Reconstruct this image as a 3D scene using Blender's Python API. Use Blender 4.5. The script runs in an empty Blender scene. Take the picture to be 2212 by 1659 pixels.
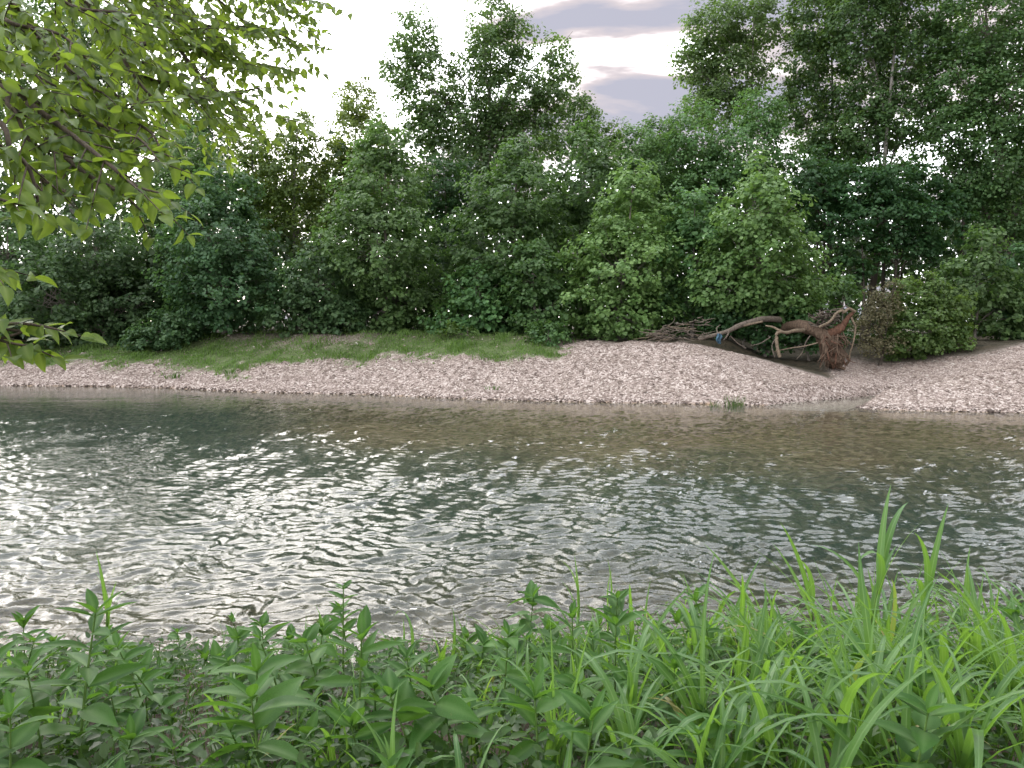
import bpy, math, random
import numpy as np
from mathutils import Vector

# ------------------------------------------------------------------ camera, sky, sun, exposure
scene = bpy.context.scene
EYE = 2.9
PITCH = math.radians(4.44)
F = 1662.0                      # focal length in units of a 2212 px wide picture
cam_d = bpy.data.cameras.new('camera')
cam_d.sensor_fit = 'HORIZONTAL'
cam_d.sensor_width = 36.0
cam_d.lens = 36.0 * F / 2212.0
cam_d.clip_start = 0.05
cam_d.clip_end = 3000
cam = bpy.data.objects.new('camera', cam_d)
scene.collection.objects.link(cam)
cam.location = (0, 0, EYE)
cam.rotation_euler = (math.pi / 2 - PITCH, 0, 0)
scene.camera = cam

SUN_EL = math.radians(14.0)
SUN_AZ = math.radians(-20.0)    # left of straight ahead (+Y)
vs = scene.view_settings
vs.view_transform = 'Standard'
vs.look = 'None'
vs.gamma = 1
vs.use_curve_mapping = False
vs.exposure = 2.22
scene.cycles.max_bounces = 7
scene.cycles.diffuse_bounces = 3
scene.cycles.glossy_bounces = 3
scene.cycles.transmission_bounces = 3
scene.cycles.transparent_max_bounces = 6
scene.cycles.use_denoising = True

world = bpy.data.worlds.new('World')
scene.world = world
world.use_nodes = True
wn, wl = world.node_tree.nodes, world.node_tree.links
wn.clear()


def N(nodes, kind, **kw):
    n = nodes.new(kind)
    for k, v in kw.items():
        if k == 'inp':
            for i, val in v.items():
                n.inputs[i].default_value = val
        else:
            setattr(n, k, v)
    return n


def build_world():
    out = N(wn, 'ShaderNodeOutputWorld')
    bg = N(wn, 'ShaderNodeBackground', inp={'Strength': 0.10})
    sky = N(wn, 'ShaderNodeTexSky', sky_type='NISHITA')
    sky.sun_disc = False
    sky.sun_elevation = SUN_EL
    sky.sun_rotation = SUN_AZ
    sky.altitude = 150
    sky.air_density = 1.0
    sky.dust_density = 1.4
    sky.ozone_density = 1.2
    tc = N(wn, 'ShaderNodeTexCoord')
    sep = N(wn, 'ShaderNodeSeparateXYZ')
    wl.new(tc.outputs['Generated'], sep.inputs[0])
    zc = N(wn, 'ShaderNodeMath', operation='MAXIMUM', inp={1: 0.0})
    wl.new(sep.outputs['Z'], zc.inputs[0])
    za = N(wn, 'ShaderNodeMath', operation='ADD', inp={1: 0.22})
    wl.new(zc.outputs[0], za.inputs[0])
    dx = N(wn, 'ShaderNodeMath', operation='DIVIDE')
    dy = N(wn, 'ShaderNodeMath', operation='DIVIDE')
    wl.new(sep.outputs['X'], dx.inputs[0]); wl.new(za.outputs[0], dx.inputs[1])
    wl.new(sep.outputs['Y'], dy.inputs[0]); wl.new(za.outputs[0], dy.inputs[1])
    cmb = N(wn, 'ShaderNodeCombineXYZ')
    wl.new(dx.outputs[0], cmb.inputs[0]); wl.new(dy.outputs[0], cmb.inputs[1])
    mp = N(wn, 'ShaderNodeMapping', inp={'Location': CLOUD_OFF, 'Rotation': (0, 0, 0.6), 'Scale': (0.75, 1.5, 1)})
    wl.new(cmb.outputs[0], mp.inputs[0])
    nz = N(wn, 'ShaderNodeTexNoise', inp={'Scale': 1.05, 'Detail': 7.0, 'Roughness': 0.52, 'Distortion': 0.35})
    wl.new(mp.outputs[0], nz.inputs['Vector'])
    # the cloud bank lies to the right and thins out to the left, round the low sun
    bx = N(wn, 'ShaderNodeMath', operation='MULTIPLY_ADD', inp={1: 0.10, 2: -0.015})
    wl.new(sep.outputs['X'], bx.inputs[0])
    sm = N(wn, 'ShaderNodeMath', operation='ADD')
    wl.new(nz.outputs['Fac'], sm.inputs[0]); wl.new(bx.outputs[0], sm.inputs[1])
    thick = N(wn, 'ShaderNodeMapRange', interpolation_type='SMOOTHSTEP', inp={'From Min': 0.495, 'From Max': 0.585})
    wl.new(sm.outputs[0], thick.inputs['Value'])
    # thin veil everywhere: bright hazy white over the sky
    # (thin cloud scatters forward, so it glows in a broad lobe round the sun)
    dt = N(wn, 'ShaderNodeVectorMath', operation='DOT_PRODUCT')
    dt.inputs[1].default_value = (math.sin(SUN_AZ) * math.cos(SUN_EL), math.cos(SUN_AZ) * math.cos(SUN_EL), math.sin(SUN_EL))
    wl.new(tc.outputs['Generated'], dt.inputs[0])
    h1 = N(wn, 'ShaderNodeMath', operation='MULTIPLY_ADD', inp={1: 0.5, 2: 0.5}); wl.new(dt.outputs['Value'], h1.inputs[0])
    h2 = N(wn, 'ShaderNodeMath', operation='POWER', inp={1: 2.6}); wl.new(h1.outputs[0], h2.inputs[0])
    h3 = N(wn, 'ShaderNodeMath', operation='MULTIPLY_ADD', inp={1: 0.85, 2: 0.90}); wl.new(h2.outputs[0], h3.inputs[0])
    vc = N(wn, 'ShaderNodeVectorMath', operation='SCALE'); vc.inputs[0].default_value = (6.85, 6.95, 7.2); wl.new(h3.outputs[0], vc.inputs['Scale'])
    veil = N(wn, 'ShaderNodeMix', data_type='RGBA', blend_type='MIX', inp={0: 0.92})
    wl.new(sky.outputs[0], veil.inputs[6]); wl.new(vc.outputs[0], veil.inputs[7])
    # thick parts: lilac grey cloud, a little uneven
    core = N(wn, 'ShaderNodeMapRange', inp={'From Min': 0.53, 'From Max': 0.61})
    wl.new(sm.outputs[0], core.inputs['Value'])
    cc = N(wn, 'ShaderNodeMix', data_type='RGBA', blend_type='MIX', inp={6: (2.3, 1.8, 1.55, 1), 7: (0.88, 0.88, 1.10, 1)})
    wl.new(core.outputs[0], cc.inputs[0])
    cl = N(wn, 'ShaderNodeMix', data_type='RGBA', blend_type='MIX')
    mulf = N(wn, 'ShaderNodeMath', operation='MULTIPLY', inp={1: 0.97})
    wl.new(thick.outputs[0], mulf.inputs[0])
    wl.new(mulf.outputs[0], cl.inputs[0])
    wl.new(veil.outputs[2], cl.inputs[6])
    wl.new(cc.outputs[2], cl.inputs[7])
    wl.new(cl.outputs[2], bg.inputs['Color'])
    wl.new(bg.outputs[0], out.inputs[0])


CLOUD_OFF = (20.83, 1.38, 0.0)
build_world()

sun_d = bpy.data.lights.new('sun', 'SUN')
sun_d.energy = 0.5
sun_d.angle = math.radians(55)
sun_d.color = (1.0, 0.86, 0.68)
sun = bpy.data.objects.new('sun', sun_d)
scene.collection.objects.link(sun)
sd = Vector((math.sin(SUN_AZ) * math.cos(SUN_EL), math.cos(SUN_AZ) * math.cos(SUN_EL), math.sin(SUN_EL)))
sun.rotation_euler = sd.to_track_quat('Z', 'Y').to_euler()
sun.location = sd * 200

# ------------------------------------------------------------------ helpers
rng = np.random.default_rng(7)
random.seed(7)


def P(u, v, d):
    """direction of a picture point (2212 x 1659 scale), taken at world distance y = d"""
    q = (829.5 - v) / F
    s = d / (math.cos(PITCH) + q * math.sin(PITCH))
    return np.array([(u - 1106.0) / F * s, d, EYE + s * (q * math.cos(PITCH) - math.sin(PITCH))])


def link(o, parent=None):
    scene.collection.objects.link(o)
    if parent is not None:
        o.parent = parent
    return o


def tag(o, label=None, cat=None, group=None, kind=None):
    if label: o['label'] = label
    if cat: o['category'] = cat
    if group: o['group'] = group
    if kind: o['kind'] = kind
    return o


def empty(name, loc, label, cat, group=None, rz=0.0):
    o = bpy.data.objects.new(name, None)
    o.empty_display_size = 0.1
    o.location = [float(c) for c in loc]
    o.rotation_euler = (0, 0, rz)
    link(o)
    return tag(o, label, cat, group)


def mesh_np(name, verts, faces, mat=None, smooth=False):
    """faces: (n,k) int array with constant k"""
    verts = np.ascontiguousarray(verts, dtype=np.float32).reshape(-1, 3)
    faces = np.ascontiguousarray(faces, dtype=np.int32)
    me = bpy.data.meshes.new(name)
    n, k = faces.shape
    me.vertices.add(len(verts)); me.vertices.foreach_set('co', verts.ravel())
    me.loops.add(n * k); me.loops.foreach_set('vertex_index', faces.ravel())
    me.polygons.add(n)
    me.polygons.foreach_set('loop_start', np.arange(0, n * k, k, dtype=np.int32))
    me.polygons.foreach_set('loop_total', np.full(n, k, dtype=np.int32))
    if smooth:
        me.polygons.foreach_set('use_smooth', np.ones(n, dtype=bool))
    me.update(calc_edges=True)
    if mat: me.materials.append(mat)
    return me


def obj(name, me, parent=None, loc=(0, 0, 0)):
    o = bpy.data.objects.new(name, me)
    o.location = [float(c) for c in loc]
    return link(o, parent)


def unit(a):
    return a / np.maximum(np.linalg.norm(a, axis=-1, keepdims=True), 1e-9)


class Tubes:
    """collects tapered tubes as quads"""
    def __init__(self):
        self.v, self.f, self.n = [], [], 0

    def add(self, pts, radii, sides=6, lump=0.0):
        pts = np.asarray(pts, float); m = len(pts)
        radii = np.broadcast_to(np.asarray(radii, float), (m,))
        tan = np.gradient(pts, axis=0); tan = unit(tan)
        ref = np.array([0.31, 0.17, 0.94])
        a = unit(np.cross(tan, ref)); b = np.cross(tan, a)
        ang = np.linspace(0, 2 * np.pi, sides, endpoint=False)
        rr = radii[:, None, None]
        if lump:
            rr = rr * (1 + lump * rng.normal(size=(m, sides, 1)))
        ring = pts[:, None, :] + rr * (np.cos(ang)[None, :, None] * a[:, None, :] + np.sin(ang)[None, :, None] * b[:, None, :])
        self.v.append(ring.reshape(-1, 3))
        i = np.arange(m - 1)[:, None] * sides; j = np.arange(sides)[None, :]; j2 = (j + 1) % sides
        f = np.stack([i + j, i + j2, i + sides + j2, i + sides + j], -1).reshape(-1, 4) + self.n
        self.f.append(f); self.n += m * sides
        return self

    def mesh(self, name, mat, origin=(0, 0, 0), smooth=True):
        return mesh_np(name, np.concatenate(self.v) - np.asarray(origin), np.concatenate(self.f), mat, smooth)


def spline(ctrl, n):
    """Catmull-Rom through control points"""
    c = np.asarray(ctrl, float)
    c = np.vstack([2 * c[0] - c[1], c, 2 * c[-1] - c[-2]])
    k = len(c) - 3
    t = np.linspace(0, k - 1e-6, n); i = t.astype(int); u = (t - i)[:, None]
    p0, p1, p2, p3 = c[i], c[i + 1], c[i + 2], c[i + 3]
    return 0.5 * (2 * p1 + (p2 - p0) * u + (2 * p0 - 5 * p1 + 4 * p2 - p3) * u**2 + (3 * p1 - p0 - 3 * p2 + p3) * u**3)


def wavy(x, y, scale, seed, n=10):
    """smooth pseudo noise, about -1..1"""
    r = np.random.default_rng(seed); out = 0.0
    for i in range(n):
        a = r.uniform(0, 2 * np.pi); k = 2 * np.pi / scale * r.uniform(0.6, 1.7); p = r.uniform(0, 6.28)
        out = out + np.sin(k * (np.cos(a) * x + np.sin(a) * y) + p)
    return out / math.sqrt(n) * 0.9


ORD = ['first', 'second', 'third', 'fourth', 'fifth', 'sixth', 'seventh', 'eighth', 'ninth', 'tenth', 'eleventh', 'twelfth',
       'thirteenth', 'fourteenth', 'fifteenth', 'sixteenth', 'seventeenth', 'eighteenth', 'nineteenth']
TENS = {2: 'twent', 3: 'thirt', 4: 'fort', 5: 'fift', 6: 'sixt', 7: 'sevent', 8: 'eight', 9: 'ninet'}


def ordinal(i):                 # 0-based
    n = i + 1
    if n < 20: return ORD[n - 1]
    t, o = divmod(n, 10)
    return TENS[t] + ('ieth' if o == 0 else 'y-' + ORD[o - 1])


# ------------------------------------------------------------------ materials
def mat(name):
    m = bpy.data.materials.new(name); m.use_nodes = True
    m.node_tree.nodes.clear()
    return m, m.node_tree.nodes, m.node_tree.links


def leaf_material(name, dark, light, trans, transl=0.4, rough=0.5, spec=0.35, vein=False, var_by='island', straw=0.0):
    m, n, l = mat(name)
    out = N(n, 'ShaderNodeOutputMaterial')
    if var_by == 'island':
        g = N(n, 'ShaderNodeNewGeometry'); rnd = g.outputs['Random Per Island']
    else:
        g = N(n, 'ShaderNodeObjectInfo'); rnd = g.outputs['Random']
    mix = N(n, 'ShaderNodeMix', data_type='RGBA', inp={6: (*dark, 1), 7: (*light, 1)})
    l.new(rnd, mix.inputs[0])
    col = mix.outputs[2]
    if vein and var_by == 'object':
        gt = N(n, 'ShaderNodeMath', operation='GREATER_THAN', inp={1: 1.0 - straw}); l.new(rnd, gt.inputs[0])
        sm_ = N(n, 'ShaderNodeMix', data_type='RGBA', inp={7: (0.30, 0.24, 0.09, 1)}); l.new(gt.outputs[0], sm_.inputs[0]); l.new(col, sm_.inputs[6])
        col = sm_.outputs[2]
    tcn = N(n, 'ShaderNodeTexCoord')
    nz = N(n, 'ShaderNodeTexNoise', inp={'Scale': 60.0 if vein else 0.45, 'Detail': 3.0})
    l.new(tcn.outputs['Object'], nz.inputs['Vector'])
    hs = N(n, 'ShaderNodeHueSaturation')
    mr = N(n, 'ShaderNodeMapRange', inp={'From Min': 0.3, 'From Max': 0.7, 'To Min': 0.72, 'To Max': 1.28})
    l.new(nz.outputs['Fac'], mr.inputs['Value'])
    oi = N(n, 'ShaderNodeObjectInfo')
    if var_by == 'island':      # every tree has its own tint
        ov = N(n, 'ShaderNodeMapRange', inp={'To Min': 0.80, 'To Max': 1.22}); l.new(oi.outputs['Random'], ov.inputs['Value'])
        vm2 = N(n, 'ShaderNodeMath', operation='MULTIPLY'); l.new(mr.outputs[0], vm2.inputs[0]); l.new(ov.outputs[0], vm2.inputs[1])
        l.new(vm2.outputs[0], hs.inputs['Value'])
        wn7 = N(n, 'ShaderNodeTexWhiteNoise', noise_dimensions='1D'); l.new(oi.outputs['Random'], wn7.inputs['W'])
        oh = N(n, 'ShaderNodeMapRange', inp={'To Min': 0.478, 'To Max': 0.515}); l.new(wn7.outputs['Value'], oh.inputs['Value'])
        l.new(oh.outputs[0], hs.inputs['Hue'])
    else:
        l.new(mr.outputs[0], hs.inputs['Value'])
    l.new(col, hs.inputs['Color'])
    col = hs.outputs[0]
    if vein:
        bl = N(n, 'ShaderNodeTexNoise', inp={'Scale': 9.0, 'Detail': 5.0, 'Roughness': 0.7})
        av = N(n, 'ShaderNodeVectorMath', operation='ADD'); l.new(tcn.outputs['Object'], av.inputs[0])
        cb = N(n, 'ShaderNodeCombineXYZ'); rm = N(n, 'ShaderNodeMath', operation='MULTIPLY', inp={1: 40.0}); l.new(rnd, rm.inputs[0])
        l.new(rm.outputs[0], cb.inputs[0]); l.new(rm.outputs[0], cb.inputs[2]); l.new(cb.outputs[0], av.inputs[1]); l.new(av.outputs[0], bl.inputs['Vector'])
        bm = N(n, 'ShaderNodeMapRange', inp={'From Min': 0.63, 'From Max': 0.72, 'To Max': 0.75}); l.new(bl.outputs['Fac'], bm.inputs['Value'])
        bx2 = N(n, 'ShaderNodeMix', data_type='RGBA', inp={7: (0.15, 0.13, 0.045, 1)}); l.new(bm.outputs[0], bx2.inputs[0]); l.new(col, bx2.inputs[6])
        col = bx2.outputs[2]
        at = N(n, 'ShaderNodeAttribute', attribute_name='vein')
        vm = N(n, 'ShaderNodeMix', data_type='RGBA', inp={7: (light[0] * 1.6 + .015, light[1] * 1.35 + .015, light[2] * 1.6 + .015, 1)})
        l.new(at.outputs['Fac'], vm.inputs[0]); l.new(col, vm.inputs[6])
        col = vm.outputs[2]
    pb = N(n, 'ShaderNodeBsdfPrincipled', inp={'Roughness': rough, 'Specular IOR Level': spec})
    l.new(col, pb.inputs['Base Color'])
    tr = N(n, 'ShaderNodeBsdfTranslucent')
    tm = N(n, 'ShaderNodeMix', data_type='RGBA', blend_type='MIX', inp={0: 0.75, 7: (*trans, 1)})
    l.new(col, tm.inputs[6]); l.new(tm.outputs[2], tr.inputs['Color'])
    ms = N(n, 'ShaderNodeMixShader', inp={0: transl})
    l.new(pb.outputs[0], ms.inputs[1]); l.new(tr.outputs[0], ms.inputs[2])
    l.new(ms.outputs[0], out.inputs[0])
    return m


def bark_material(name, c1, c2, scale=18.0, stretch=0.25, bump=0.5, low=None):
    m, n, l = mat(name)
    out = N(n, 'ShaderNodeOutputMaterial')
    tcn = N(n, 'ShaderNodeTexCoord')
    mp = N(n, 'ShaderNodeMapping', inp={'Scale': (1, 1, stretch)})
    l.new(tcn.outputs['Object'], mp.inputs[0])
    nz = N(n, 'ShaderNodeTexNoise', inp={'Scale': scale, 'Detail': 6.0, 'Roughness': 0.65})
    l.new(mp.outputs[0], nz.inputs['Vector'])
    rp = N(n, 'ShaderNodeValToRGB')
    rp.color_ramp.elements[0].position = 0.35; rp.color_ramp.elements[0].color = (*c1, 1)
    rp.color_ramp.elements[1].position = 0.68; rp.color_ramp.elements[1].color = (*c2, 1)
    l.new(nz.outputs['Fac'], rp.inputs[0])
    pb = N(n, 'ShaderNodeBsdfPrincipled', inp={'Roughness': 0.85, 'Specular IOR Level': 0.2})
    col = rp.outputs[0]
    if low:                     # rough brown lower bark, its dark tone partly painted shade; smooth pale bark above
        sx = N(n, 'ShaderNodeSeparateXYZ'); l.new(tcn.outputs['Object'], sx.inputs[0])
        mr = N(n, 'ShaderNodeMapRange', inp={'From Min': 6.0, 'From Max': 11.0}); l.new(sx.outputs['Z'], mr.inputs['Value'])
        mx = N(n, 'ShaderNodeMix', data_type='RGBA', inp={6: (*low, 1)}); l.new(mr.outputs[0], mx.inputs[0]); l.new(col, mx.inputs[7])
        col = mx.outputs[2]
    l.new(col, pb.inputs['Base Color'])
    bp = N(n, 'ShaderNodeBump', inp={'Strength': bump, 'Distance': 0.03})
    l.new(nz.outputs['Fac'], bp.inputs['Height']); l.new(bp.outputs[0], pb.inputs['Normal'])
    l.new(pb.outputs[0], out.inputs[0])
    return m


M = {}
M['syc'] = leaf_material('sycamore_leaf', (0.054, 0.118, 0.040), (0.110, 0.195, 0.066), (0.16, 0.30, 0.05))
M['syc_bright'] = leaf_material('bright_sycamore_leaf', (0.078, 0.155, 0.046), (0.150, 0.245, 0.078), (0.21, 0.36, 0.06))
M['syc_dark'] = leaf_material('dark_sycamore_leaf', (0.044, 0.105, 0.044), (0.092, 0.168, 0.070), (0.13, 0.25, 0.05))
M['cotton'] = leaf_material('cottonwood_leaf', (0.048, 0.100, 0.036), (0.092, 0.160, 0.056), (0.15, 0.26, 0.04), transl=0.45)
M['olive'] = leaf_material('olive_leaf', (0.055, 0.095, 0.020), (0.125, 0.190, 0.045), (0.25, 0.34, 0.04), transl=0.45)
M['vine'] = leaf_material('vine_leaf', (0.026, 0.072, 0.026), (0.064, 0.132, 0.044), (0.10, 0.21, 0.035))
M['brown_shrub'] = leaf_material('withered_leaf', (0.080, 0.080, 0.040), (0.165, 0.140, 0.080), (0.18, 0.18, 0.07))
M['yellow_bush'] = leaf_material('yellowish_leaf', (0.054, 0.112, 0.028), (0.120, 0.195, 0.056), (0.20, 0.32, 0.045))
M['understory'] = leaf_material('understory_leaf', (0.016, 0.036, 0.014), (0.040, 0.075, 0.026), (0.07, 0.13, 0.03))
M['overhang'] = leaf_material('overhanging_leaf', (0.041, 0.085, 0.018), (0.097, 0.158, 0.030), (0.295, 0.418, 0.036), transl=0.52, rough=0.42, vein=True, var_by='object')
M['overhang_m'] = leaf_material('overhanging_leaf_mass', (0.041, 0.085, 0.018), (0.097, 0.158, 0.030), (0.295, 0.418, 0.036), transl=0.52, rough=0.42, vein=True)
M['weed'] = leaf_material('weed_leaf', (0.023, 0.075, 0.013), (0.057, 0.135, 0.028), (0.139, 0.297, 0.024), transl=0.36, rough=0.5, spec=0.16, vein=True, var_by='object')
M['weed_m'] = leaf_material('small_weed_leaf', (0.011, 0.038, 0.007), (0.037, 0.086, 0.018), (0.088, 0.192, 0.016), transl=0.36, rough=0.45)
M['blade'] = leaf_material('grass_blade', (0.040, 0.109, 0.028), (0.099, 0.192, 0.055), (0.242, 0.444, 0.036), transl=0.42, rough=0.40, spec=0.3, vein=True, var_by='object', straw=0.02)
M['turf'] = leaf_material('short_grass', (0.060, 0.130, 0.028), (0.130, 0.225, 0.060), (0.18, 0.32, 0.04))
M['bark'] = bark_material('grey_bark', (0.10, 0.085, 0.07), (0.26, 0.23, 0.20))
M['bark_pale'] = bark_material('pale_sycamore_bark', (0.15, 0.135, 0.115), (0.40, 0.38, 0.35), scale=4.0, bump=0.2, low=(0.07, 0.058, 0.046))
M['bark_dark'] = bark_material('dark_bark', (0.035, 0.028, 0.022), (0.10, 0.085, 0.07))
M['twig'] = bark_material('twig_bark', (0.045, 0.036, 0.026), (0.12, 0.095, 0.07), scale=60)
M['drift'] = bark_material('grey_driftwood', (0.065, 0.052, 0.040), (0.18, 0.148, 0.120), scale=14, stretch=1)
M['drift_pale'] = bark_material('pale_driftwood', (0.10, 0.076, 0.052), (0.23, 0.178, 0.128), scale=14, stretch=1)
M['drift_brown'] = bark_material('brown_rootwood', (0.045, 0.030, 0.020), (0.16, 0.110, 0.078), scale=16, stretch=0.3, bump=0.9)
M['drift_red'] = bark_material('red_rootwood', (0.060, 0.030, 0.020), (0.145, 0.075, 0.048), scale=20, stretch=0.3)
M['stem'] = bark_material('green_stem', (0.07, 0.14, 0.025), (0.12, 0.20, 0.05), scale=40)

# ------------------------------------------------------------------ terrain
# stations across the far bank: u, waterline v, crest v, crest run (m), z behind crest or None, treeline v or z, treeline run
ST = [
    (-900, 826, 782, 3.2, None, 755, 9.0),
    (-300, 829, 785, 2.8, None, 752, 8.0),
    (0,    833, 786, 2.6, None, 748, 7.5),
    (200,  835, 780, 2.6, None, 744, 7.0),
    (350,  838, 792, 2.2, None, 738, 7.5),
    (500,  846, 806, 2.0, None, 722, 8.5),
    (640,  850, 788, 3.2, None, 720, 8.5),
    (800,  853, 772, 4.4, None, 722, 8.0),
    (1000, 862, 768, 4.8, None, 722, 8.2),
    (1130, 866, 776, 4.6, None, 728, 8.0),
    (1210, 868, 774, 4.8, None, 734, 8.0),
    (1270, 869, 752, 5.2, None, 738, 7.6),
    (1380, 871, 744, 5.4, None, 738, 7.6),
    (1480, 873, 739, 5.4, 1.9, 736, 8.0),
    (1570, 874, 744, 5.2, 1.3, 734, 8.5),
    (1650, 876, 758, 5.0, 0.9, 772, 9.0),
    (1740, 879, 778, 4.7, 0.8, 776, 9.5),
    (1820, 881, 799, 4.3, 0.85, 775, 9.5),
    (1880, 884, 795, 4.6, None, 764, 9.0),
    (1960, 887, 784, 5.2, None, 762, 9.0),
    (2050, 889, 772, 5.6, None, 758, 9.0),
    (2100, 890, 744, 5.8, None, 742, 8.4),
    (2212, 892, 746, 5.8, None, 742, 8.4),
    (2500, 896, 756, 5.6, None, 742, 8.4),
    (3200, 902, 760, 5.6, None, 742, 8.4),
]


def depth_of_water(v):
    q = (829.5 - v) / F
    t = (q * math.cos(PITCH) - math.sin(PITCH)) / (math.cos(PITCH) + q * math.sin(PITCH))
    return -EYE / t


prof = []
for (u, vw, vc, run, zb, vt, trun) in ST:
    yw = depth_of_water(vw)
    zc = P(u, vc, yw + run)[2]
    zt = P(u, vt, yw + trun)[2]
    az = (u - 1106.0) / F / math.cos(PITCH)
    yb = yw + run + 1.6
    zbh = zc + (zt - zc) * 1.6 / (trun - run) if zb is None else zb
    prof.append((az, yw, zc * 0.56, yw + run * 0.5, zc, yw + run, zbh, yb, zt, yw + trun))
prof = np.array(prof)


def near_edge(x):
    return 6.0 + 0.25 * np.sin(x * 0.9) + 0.15 * np.sin(x * 2.3 + 1)


def far_edge(x, y):
    az = x / np.maximum(y, 5.0)
    return np.interp(az, prof[:, 0], prof[:, 1])


def H(x, y):
    x = np.asarray(x, float); y = np.asarray(y, float)
    az = np.clip(x / np.maximum(y, 5.0), prof[0, 0], prof[-1, 0])
    g = [np.interp(az, prof[:, 0], prof[:, k]) for k in range(1, 10)]
    yw, zm, ym, zc, yc, zb, yb, zt, yt = g

    def seg(y0, z0, y1, z1):
        t = np.clip((y - y0) / (y1 - y0), 0, 1)
        return z0 + (z1 - z0) * t
    z = np.where(y < ym, seg(yw, 0.0, ym, zm), np.where(y < yc, seg(ym, zm, yc, zc), np.where(y < yb, seg(yc, zc, yb, zb),
        np.where(y < yt, seg(yb, zb, yt, zt), zt + np.clip((y - yt) / 200, 0, 1) * 2.0))))
    ne = near_edge(x)
    # bed
    bed = -bed_depth(x, y)
    z = np.where(y < yw, bed, z)
    nb = np.where(y < 2.4, 1.30, np.where(y < 5.0, 1.30 - (y - 2.4) / 2.6 * 0.72, 0.58 - (y - 5.0) / np.maximum(ne - 5.0, .3) * 0.58))
    z = np.where(y < ne, nb + 0.03 * wavy(x, y, 0.9, 5), z)
    z = np.where(y > yw + 0.4, z + (0.045 * wavy(x, y, 2.2, 3) + 0.03 * wavy(x, y, 0.8, 4)) * np.clip((y - yw - .4) / 1.5, 0, 1), z)
    # little inlet cut into the bar behind a spit
    p0 = P(1770, 880, depth_of_water(880)); p1 = P(1955, 853, 31.0)
    ax, ay = p0[0], p0[1] + 0.55; bx, by = p1[0], p1[1] + 0.5
    t = np.clip(((x - ax) * (bx - ax) + (y - ay) * (by - ay)) / ((bx - ax)**2 + (by - ay)**2), 0, 1)
    dd = np.hypot(x - (ax + t * (bx - ax)), y - (ay + t * (by - ay)))
    w = 1.15 * (1 - 0.72 * t) + 0.10
    cut = np.clip(1.6 - dd / w, 0, 1)
    cut = cut * cut * (3 - 2 * cut)
    z = np.where(y > yw - 0.1, np.minimum(z, 0.10 + 0.30 * dd), z)
    z = np.where(y > yw - 0.8, z * (1 - cut) + (-0.14) * cut, z)
    return z


def sstep(a, b, x):
    t = np.clip((x - a) / (b - a), 0, 1)
    return t * t * (3 - 2 * t)


def bed_depth(x, y):
    yw = far_edge(x, y); ne = near_edge(x)
    az = x / np.maximum(y, 5.0)
    t_far = yw - y; t_near = y - ne
    deep_left = sstep(-0.22, -0.42, az + 0.012 * (y - 24) + 0.03 * np.sin(y * .7))    # green pool on the left
    shoal = 0.34 + 0.10 * wavy(x, y, 6, 11)
    mid = 2.0
    k = sstep(13.0, 20.0, y + 1.8 * np.sin(x * .22) + 0.9 * wavy(x, y, 5.0, 14))              # shoal lies towards the far side
    d = mid * (1 - k) + shoal * k
    chan = np.exp(-((t_far - 3.0) / 1.6)**2) * sstep(0.02, -0.2, az)     # narrow deeper run under the bank, left half
    d = d * (1 - deep_left) + 1.9 * deep_left
    d = d + 0.9 * chan
    d = np.minimum(d, 0.03 + np.clip(t_far, 0, None) * (0.30 + 0.35 * sstep(-0.05, -0.3, az)))
    d = np.minimum(d, 0.02 + np.clip(t_near, 0, None) * 0.45)
    return np.clip(d, 0.02, 2.2)


def axis(segs):
    out = [segs[0][0]]
    for a, b, s in segs:
        n = max(1, int(round((b - a) / s)))
        out += list(np.linspace(a, b, n + 1)[1:])
    return np.array(out)


def grid_faces(nx, ny):
    i = np.arange(ny - 1)[:, None] * nx; j = np.arange(nx - 1)[None, :]
    return np.stack([i + j, i + j + 1, i + nx + j + 1, i + nx + j], -1).reshape(-1, 4)


def add_attr(me, name, arr):
    a = me.attributes.new(name, 'FLOAT', 'POINT')
    a.data.foreach_set('value', np.ascontiguousarray(arr, np.float32).ravel())


def grass_weight(x, y):
    az = x / np.maximum(y, 5.0)
    u = az * F * math.cos(PITCH) + 1106
    g = [np.interp(np.clip(az, prof[0, 0], prof[-1, 0]), prof[:, 0], prof[:, k]) for k in (1, 5, 9)]
    yw, yc, yt = g
    lim = np.interp(u, [-900, 60, 140, 300, 480, 560, 700, 1000, 1120, 1200, 1230], [2.9, 2.9, 2.6, 2.2, 1.9, 2.7, 3.4, 4.6, 4.3, 4.4, 4.6])
    e = y - (yw + lim) + 0.6 * wavy(x, y, 3.1, 21) + 0.45 * wavy(x, y, 0.8, 22)
    w = sstep(-0.5, 1.0, e) * sstep(1235, 1195, u + 14 * wavy(x, y, 1.5, 23))
    # bare gravel scrapes inside the grass
    for (pu, pv, pd, r) in [(720, 738, 40.0, 1.7), (1200, 730, 37.0, .9), (560, 742, 41.5, 1.1)]:
        c = P(pu, pv, pd)
        w = w * (1 - 0.85 * np.exp(-(((x - c[0]) / (1.6 * r))**2 + ((y - c[1]) / r)**2)))
    return w


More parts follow.
